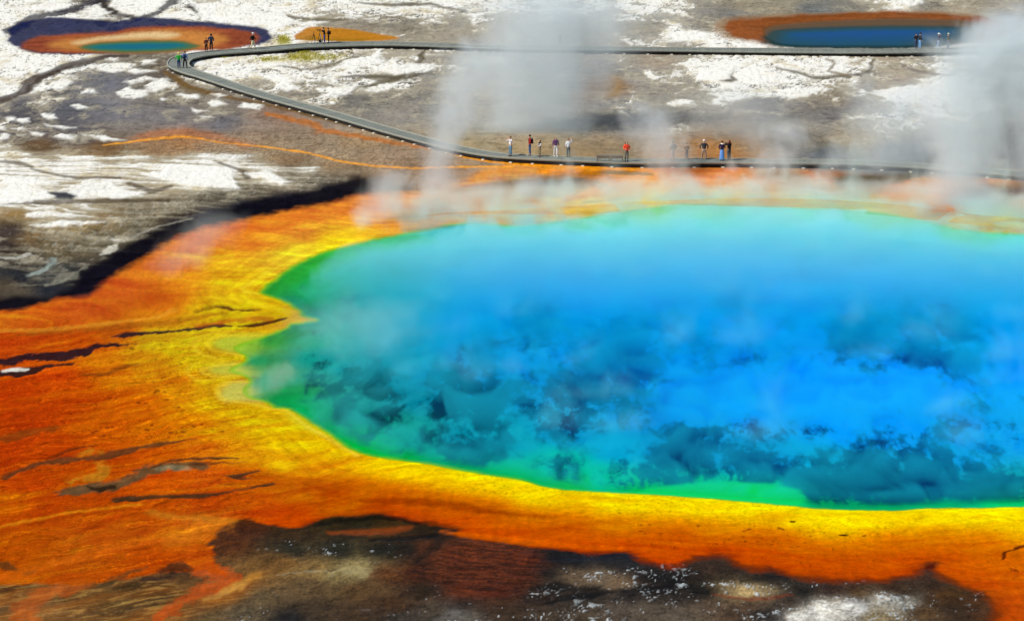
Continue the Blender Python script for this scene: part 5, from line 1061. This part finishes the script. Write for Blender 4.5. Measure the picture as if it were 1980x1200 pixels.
def person(label, u, v, top, face, coat, pants, hair=(50, 36, 26), hair_kind='short', hat=None, hat_kind='cap', arms=('down', 'down'), legs='stand', hem=.86, pack=None, shoes=(40, 36, 34), collar=None, skirt=None, sleeve=None, lean=0.0, group="visitors on the boardwalk", stout=1.0, hood=False, camera=False):
    x, y, z = at(u, v, DECK)
    s = CT * (v + 820) / CAM_H
    H = (v - top) / (s * .985); k = H / (1.79 if hat else 1.76)
    root = empty("person", (x, y, DECK + .004), math.radians(face)); root.scale = (k, k, k)
    tag(root, label, "person", group)
    # skeleton
    V = [(0, 0, .95), (0, .0, 1.12), (0, .01 + lean * .3, 1.30), (0, .015 + lean * .6, 1.46), (0, lean, 1.545), (0, -.015 + lean, 1.63), (0, -.01 + lean, 1.71)]
    R = [(.135, .105), (.125, .10), (.155, .105), (.062, .06), (.058, .06), (.080, .098), (.066, .078)]
    E = [(0, 1), (1, 2), (2, 3), (3, 4), (4, 5), (5, 6)]
    V.append((0, -.115 + lean, 1.625)); R.append(.014); E.append((5, 7))           # nose
    def add(p, r, a):
        V.append(p); R.append(r); E.append((a, len(V) - 1)); return len(V) - 1
    coatV, coatR, coatE = [(0, 0, hem), (0, 0, 1.10), (0, .01 + lean * .3, 1.30), (0, .015 + lean * .6, 1.45), (0, .01 + lean * .8, 1.52)], [(.19 * stout, .145 * stout), (.16 * stout, .125 * stout), (.185 * stout, .135 * stout), (.10, .09), (.072, .07)], [(0, 1), (1, 2), (2, 3), (3, 4)]
    slV = []
    for side, a in zip((1, -1), arms):
        e, w_ = ARMS[a]
        sh_ = add((side * .185 * stout, .01 + lean * .5, 1.42), .052, 2); el = add((side * e[0] * stout, e[1] + lean * .4, e[2]), .043, sh_)
        wr = add((side * w_[0], w_[1] + lean * .4, w_[2]), .029, el)
        d = (Vector(V[wr]) - Vector(V[el])).normalized()
        q = Vector(V[wr])
        pl = add(tuple(q + d * .075), (.038, .018), wr)
        px = d.cross(Vector((0, 1, .2))).normalized()
        for f_i, (off, ln) in enumerate(((-.028, .072), (-.010, .085), (.010, .080), (.027, .062))):
            b_ = q + d * .075 + px * off
            f1 = add(tuple(b_ + d * ln * .55), .0095, pl); add(tuple(b_ + d * ln * .95 + Vector((0, -.018, 0))), .008, f1)
        t1 = add(tuple(q + d * .04 + px * .045), .011, wr); add(tuple(q + d * .075 + px * .062), .009, t1)   # thumb
        n0 = len(coatV)
        coatV += [(side * .185 * stout, .01 + lean * .5, 1.415), V[el], tuple(q - d * .02)]; coatR += [.076, .066, .05]; coatE += [(2, n0), (n0, n0 + 1), (n0 + 1, n0 + 2)]
        slV.append((n0, n0 + 1, n0 + 2))
    pV, pR, pE = [(0, 0, 1.02), (0, 0, .90)], [(.15 * stout, .12 * stout), (.165 * stout, .135 * stout)], [(0, 1)]
    feet = []
    for side, (kn, an) in zip((1, -1), LEGS[legs]):
        hp = add((side * .092, 0, .88), (.088, .09), 0); kk = add((side * kn[0], kn[1], kn[2]), .060, hp); aa = add((side * an[0], an[1], an[2]), .040, kk)
        add((side * an[0], an[1] - .15, max(an[2] - .05, .035)), (.04, .03), aa)
        n0 = len(pV); pV += [(side * .095, 0, .84), (side * kn[0], kn[1], kn[2]), (side * an[0], an[1], an[2] + .02)]; pR += [(.105 * stout, .105 * stout), .080, .070]; pE += [(1, n0), (n0, n0 + 1), (n0 + 1, n0 + 2)]
        feet.append((side * an[0], an[1], an[2]))
    skin_mesh("body", V, E, R, SKIN, root)
    cobj = skin_mesh("jacket", coatV, coatE, coatR, cloth(coat), root)
    if sleeve:
        for a_, b_, c_ in slV:
            skin_mesh("sleeve", [coatV[a_], coatV[b_], coatV[c_]], [(0, 1), (1, 2)], [.082, .072, .056], cloth(sleeve), root)
    if skirt:
        bm = bmesh.new(); rings = []
        for zz, rr in ((1.0, .15), (.8, .185), (.5, .20), (.12, .215)):
            rings.append([bm.verts.new((rr * (1 + .07 * math.cos(5 * a)) * math.cos(a), rr * .8 * (1 + .07 * math.cos(5 * a)) * math.sin(a), zz)) for a in [2 * math.pi * i / 20 for i in range(20)]])
        for r0, r1 in zip(rings, rings[1:]):
            for i in range(20): bm.faces.new((r0[i], r0[(i + 1) % 20], r1[(i + 1) % 20], r1[i])).smooth = True
        me = bpy.data.meshes.new("skirt"); bm.to_mesh(me); bm.free(); link("skirt", me, cloth(skirt), root)
    else:
        skin_mesh("trousers", pV, pE, pR, cloth(pants), root)
    for fx, fy, fz in feet:
        ell("shoe", (fx, fy - .055, max(fz - .045, .045)), (.055, .14, .05), cloth(shoes), root, cut=-.85)
    hy = -.015 + lean
    if hair_kind == 'short': ell("hair", (0, hy + .018, 1.675), (.098, .108, .098), cloth(hair), root, cut=-.35)
    elif hair_kind == 'long':
        skin_mesh("hair", [(0, hy + .01, 1.70), (0, hy + .055, 1.62), (0, hy + .085, 1.48), (0, hy + .09, 1.34)], [(0, 1), (1, 2), (2, 3)], [(.093, .098), (.110, .072), (.115, .05), (.08, .035)], cloth(hair), root)
    if hat:
        if hat_kind == 'cap':
            ell("hat", (0, hy, 1.715), (.112, .122, .095), cloth(hat), root, cut=-.15)
            ell("brim", (0, hy - .13, 1.705), (.085, .10, .014), cloth(hat), root)
        elif hat_kind == 'brim':
            o = ell("hat", (0, hy, 1.72), (.115, .125, .11), cloth(hat), root, cut=-.1); ell("brim", (0, hy, 1.705), (.20, .21, .016), cloth(hat), root)
        elif hat_kind == 'hood': ell("hood", (0, hy + .02, 1.66), (.125, .13, .145), cloth(hat), root, cut=-.95)
        else: ell("hat", (0, hy + .005, 1.70), (.118, .125, .115), cloth(hat), root, cut=-.3)
    if collar:
        ell("collar", (0, .01 + lean * .8, 1.50), (.15, .13, .06), cloth(collar), root)
    if pack:
        bm = bmesh.new(); bmesh.ops.create_cube(bm, size=1)
        for q in bm.verts: q.co = Vector((q.co.x * .31 * (1 if q.co.z < 0 else .8), q.co.y * .19 * (1 if q.co.z < 0 else .7) + .20 + lean * .4, q.co.z * .48 + 1.24))
        bmesh.ops.bevel(bm, geom=bm.edges[:], offset=.055, segments=3, affect='EDGES')
        for f in bm.faces: f.smooth = True
        me = bpy.data.meshes.new("backpack"); bm.to_mesh(me); bm.free(); bp_ = link("backpack", me, cloth(pack), root)
        for side in (1, -1):
            skin_mesh("strap", [(side * .11, .13 + lean * .4, 1.45), (side * .12, -.02 + lean * .4, 1.52), (side * .13, -.14, 1.36), (side * .14, -.08, 1.14), (side * .13, .11, 1.06)], [(0, 1), (1, 2), (2, 3), (3, 4)], [(.028, .012)] * 5, cloth(pack), bp_)
    return root

P_ = person
P_("person in bright green jacket and blue jeans with yellow hood on the boardwalk bend", 346, 132, 102.5, 185, (30, 160, 50), (30, 52, 100), hair=(226, 190, 80), hat=(232, 200, 70), hat_kind='beanie', arms=('wide', 'wide'), stout=1.12)
P_("person in pale blue shirt with navy backpack beside the green jacket", 358, 131.5, 100, 170, (110, 148, 205), (28, 26, 30), hair=(40, 30, 24), pack=(22, 28, 60), arms=('pocket', 'down'), legs='apart')
P_("short person in dark rust red clothes beside the tall one in blue", 399, 100.5, 74, 10, (86, 28, 16), (48, 20, 18), hair=(70, 24, 16), arms=('fold', 'down'))
P_("tall person in dark blue hooded jacket before the rust coloured spring rim", 408.5, 98, 66, 5, (38, 44, 66), (24, 22, 26), hair=(36, 26, 22), hat=(40, 30, 30), hat_kind='hood', arms=('down', 'pocket'), stout=1.08)
P_("person in black jacket and cream trousers with white cap striding along", 489, 95.5, 64, 60, (16, 16, 20), (226, 212, 170), hat=(226, 226, 220), legs='walk', arms=('swing_f', 'swing_b'), hem=.80, shoes=(70, 66, 40))
P_("person in long black coat and blue jeans bending to a tripod camera", 627.5, 84.5, 54, -80, (14, 15, 16), (34, 62, 130), hair=(18, 14, 14), arms=('camera', 'camera'), hem=.72, lean=-.08)
P_("person in black clothes with dark red backpack beside the tripod photographer", 635.5, 84, 55, -85, (16, 16, 22), (16, 18, 28), hair=(26, 18, 16), pack=(78, 16, 20), arms=('fold', 'fold'), lean=-.04)
P_("faint person standing in the steam on the far walkway", 1083, 88, 63, 30, (96, 92, 96), (74, 76, 68), hair=(80, 74, 70), legs='step')
P_("person in white long sleeved shirt and jeans raising a camera to the face", 987, 301.5, 264, -50, (236, 234, 236), (104, 140, 165), hair=(120, 92, 76), arms=('camera', 'camera'), hem=.98, hat=None)
P_("person in dark red jacket with black backpack and blue jeans", 1024.5, 300.5, 261, -95, (160, 32, 34), (44, 88, 146), hair=(66, 46, 30), pack=(30, 26, 34), arms=('pocket', 'pocket'), hem=.92, shoes=(120, 100, 84))
P_("short person in black vest with white sleeves and khaki trousers", 1043.5, 303, 270, -70, (20, 20, 18), (132, 122, 92), hair=(24, 22, 14), hair_kind='long', sleeve=(232, 224, 218), arms=('hold', 'fold'), legs='apart', hem=.88)
P_("person in purple jacket and white trousers with long brown hair", 1074.5, 303, 264.5, 15, (92, 36, 98), (224, 220, 216), hair=(78, 44, 42), hair_kind='long', legs='step', arms=('down', 'down'), hem=.93, shoes=(225, 225, 222))
P_("person in white jacket and grey trousers with one hand raised to the ear", 1099, 304, 268, 175, (216, 228, 232), (96, 110, 112), hair=(120, 100, 92), arms=('down', 'up'), hem=.90)
P_("person in orange red jacket standing next to the two benches", 1211.5, 312, 273.5, 10, (236, 74, 40), (110, 112, 104), hair=(38, 20, 22), hair_kind='long', arms=('pocket', 'hold'), hem=.80, stout=1.05)
P_("person with pale green hat half lost in steam on the near walkway", 1301, 310, 272, 190, (128, 142, 130), (168, 160, 156), hat=(150, 176, 150), hat_kind='brim', arms=('pocket', 'pocket'))
P_("person in olive and rust patterned jacket facing the spring", 1327.5, 309, 277, 5, (112, 78, 42), (122, 96, 104), hair=(90, 68, 38), arms=('fold', 'fold'))
P_("broad person in black jacket and khaki trousers with white cap", 1361, 308.5, 270.5, 180, (26, 26, 40), (160, 134, 118), hat=(238, 238, 234), hat_kind='beanie', arms=('wide', 'wide'), legs='apart', hem=.93, stout=1.15, shoes=(110, 94, 76))
P_("person in navy coat with white collar above a flared light blue skirt", 1396, 310.5, 273, 165, (32, 18, 56), (86, 134, 200), hair=(92, 44, 24), collar=(244, 240, 214), skirt=(96, 146, 212), arms=('pocket', 'hold'), hem=.72)
P_("person with long red brown hair in black jacket holding a camera up", 1409.5, 310.5, 270.5, -140, (22, 20, 26), (58, 70, 78), hair=(104, 36, 24), hair_kind='long', arms=('camera', 'camera'), hem=.84)
P_("person in dark jacket and navy jeans behind the one in black cap", 1771, 94, 65, -160, (36, 24, 34), (30, 58, 96), hair=(50, 36, 36), arms=('fold', 'fold'))
P_("person in black jacket and light blue jeans with a dark cap", 1778.5, 95, 64, 120, (20, 26, 34), (104, 160, 206), hat=(22, 24, 30), arms=('fold', 'down'), hem=.88, shoes=(120, 140, 160))
P_("person in navy jacket and pale jeans with broad white hat walking", 1814.5, 94.5, 65, 70, (28, 28, 78), (140, 166, 206), hat=(232, 232, 220), hat_kind='brim', legs='walk', arms=('camera', 'camera'), hem=.88, shoes=(210, 215, 215))
P_("person in olive jacket and dark jeans with pale cap on the far walkway", 1833, 95.5, 65, 100, (66, 72, 56), (44, 62, 98), hat=(200, 214, 196), hat_kind='beanie', legs='step', arms=('down', 'swing_f'), hem=.86)

# ------------------------------------------------------------------ benches, tripods, bag
def box(bm, c, s, bev=0.0):
    g = bmesh.ops.create_cube(bm, size=1)['verts']
    for v in g: v.co = Vector((c[0] + v.co.x * s[0], c[1] + v.co.y * s[1], c[2] + v.co.z * s[2]))
    if bev:
        ed = list({e for v in g for e in v.link_edges}); bmesh.ops.bevel(bm, geom=ed, offset=bev, segments=1, affect='EDGES')
def part(name, boxes, mat, parent, bev=.008):
    bm = bmesh.new()
    for c, s in boxes: box(bm, c, s, bev)
    me = bpy.data.meshes.new(name); bm.to_mesh(me); bm.free(); return link(name, me, mat, parent)
def rod(name, a, b, r0, r1, mat, parent, seg=8):
    a, b = Vector(a), Vector(b); d = (b - a).normalized(); n = d.orthogonal().normalized(); q = d.cross(n)
    bm = bmesh.new(); R0, R1 = [], []
    for i in range(seg):
        w_ = n * math.cos(2 * math.pi * i / seg) + q * math.sin(2 * math.pi * i / seg)
        R0.append(bm.verts.new(a + w_ * r0)); R1.append(bm.verts.new(b + w_ * r1))
    for i in range(seg): bm.faces.new((R0[i], R0[(i + 1) % seg], R1[(i + 1) % seg], R1[i]))
    bm.faces.new(R0[::-1]); bm.faces.new(R1); bmesh.ops.recalc_face_normals(bm, faces=bm.faces)
    me = bpy.data.meshes.new(name); bm.to_mesh(me); bm.free(); return link(name, me, mat, parent)
BENCHW = plain("bench_timber", (112, 106, 92), .85, .2, 6.0)
def bench(u, v, label):
    x, y, z = at(u, v, DECK)
    b = empty("bench", (x, y, DECK + .004)); tag(b, label, "bench", "benches on the near walkway")
    part("seat", [((0, -.15 + .13 * i, .53), (1.10, .115, .045)) for i in range(4)], BENCHW, b)
    part("apron", [((0, -.19, .42), (1.02, .035, .17))], BENCHW, b)
    for sx in (-.49, .49):
        part("leg", [((sx, -.17 if j == 0 else .20, .255), (.08, .07, .505)) for j in range(2)] + [((sx, .015, .45), (.07, .30, .06))], BENCHW, b)
bench(1166, 313, "weathered wooden bench standing farther from the orange jacket")
bench(1192.5, 313.3, "weathered wooden bench right next to the orange jacket")

def tripod(u, v, h, label, cam_=False, pale=None):
    x, y, z = at(u, v, DECK)
    t = empty("tripod", (x, y, DECK + .004)); tag(t, label, "tripod", "camera tripods on the far platform")
    for i in range(3):
        a = math.radians(200 + 120 * i)
        l = rod("leg", (.30 * math.cos(a), .30 * math.sin(a), .0), (.03 * math.cos(a), .03 * math.sin(a), h * .80), .016, .028, pale if (pale and i == 1) else BLACKM, t)
    rod("column", (0, 0, h * .62), (0, 0, h * .93), .022, .022, BLACKM, t)
    part("head", [((0, 0, h * .95), (.10, .09, .09))], BLACKM, t, .015)
    if cam_:
        c = empty("camera_body", (x, y, DECK + .004 + h), 0); c.name = "camera_with_lens"; tag(c, "black camera with long lens mounted on the tripod", "camera")
        part("housing", [((0, 0, .07), (.15, .09, .11)), ((.0, 0, .14), (.07, .07, .04))], BLACKM, c, .012)
        rod("lens", (-.07, 0, .07), (-.34, 0, .09), .042, .055, BLACKM, c, 12)
tripod(607, 85.5, 1.30, "bare dark tripod standing alone left of the photographers")
tripod(619, 84.5, 1.32, "tripod with a pale leg carrying a camera by the photographer", True, GREYM)
x, y, z = at(620, 82.8, DECK)
bg_ = empty("camera_bag", (x, y, DECK + .004)); tag(bg_, "black camera bag lying on the deck by the tripod", "bag")
part("pouch", [((0, 0, .14), (.38, .26, .28)), ((0, 0, .285), (.40, .28, .05))], BLACKM, bg_, .03)
rod("handle", (-.10, 0, .33), (.10, 0, .33), .015, .015, BLACKM, bg_)

# ------------------------------------------------------------------ grass on the crust by the walkway
gm = plain("dry_grass", (176, 168, 62), .9, .3, 3.0)
bm = bmesh.new(); rg = random.Random(4)
for (u0, v0, ru, rv, n_) in ((548, 79, 14, 8, 420), (520, 116, 26, 4, 240), (590, 113, 40, 8, 560), (640, 112, 40, 7, 200), (585, 102, 12, 3, 120), (432, 113, 6, 2, 40)):
    for _ in range(n_):
        a = rg.gauss(0, .5); b = rg.gauss(0, .5); x, y, z = at(u0 + a * ru, v0 + b * rv)
        for q in range(3):
            an = rg.random() * 6.28; h = rg.uniform(.10, .30); lx, ly = rg.gauss(0, .12), rg.gauss(0, .12); w_ = .05
            p = Vector((x + rg.gauss(0, .15), y + rg.gauss(0, .2), -.01))
            bm.faces.new((bm.verts.new(p + Vector((w_ * math.cos(an), w_ * math.sin(an), 0))), bm.verts.new(p - Vector((w_ * math.cos(an), w_ * math.sin(an), 0))), bm.verts.new(p + Vector((lx, ly, h)))))
me = bpy.data.meshes.new("grass"); bm.to_mesh(me); bm.free()
tag(link("grass", me, gm), "yellow green tufts of grass on the white crust beside the walkway", "grass", None, "stuff")
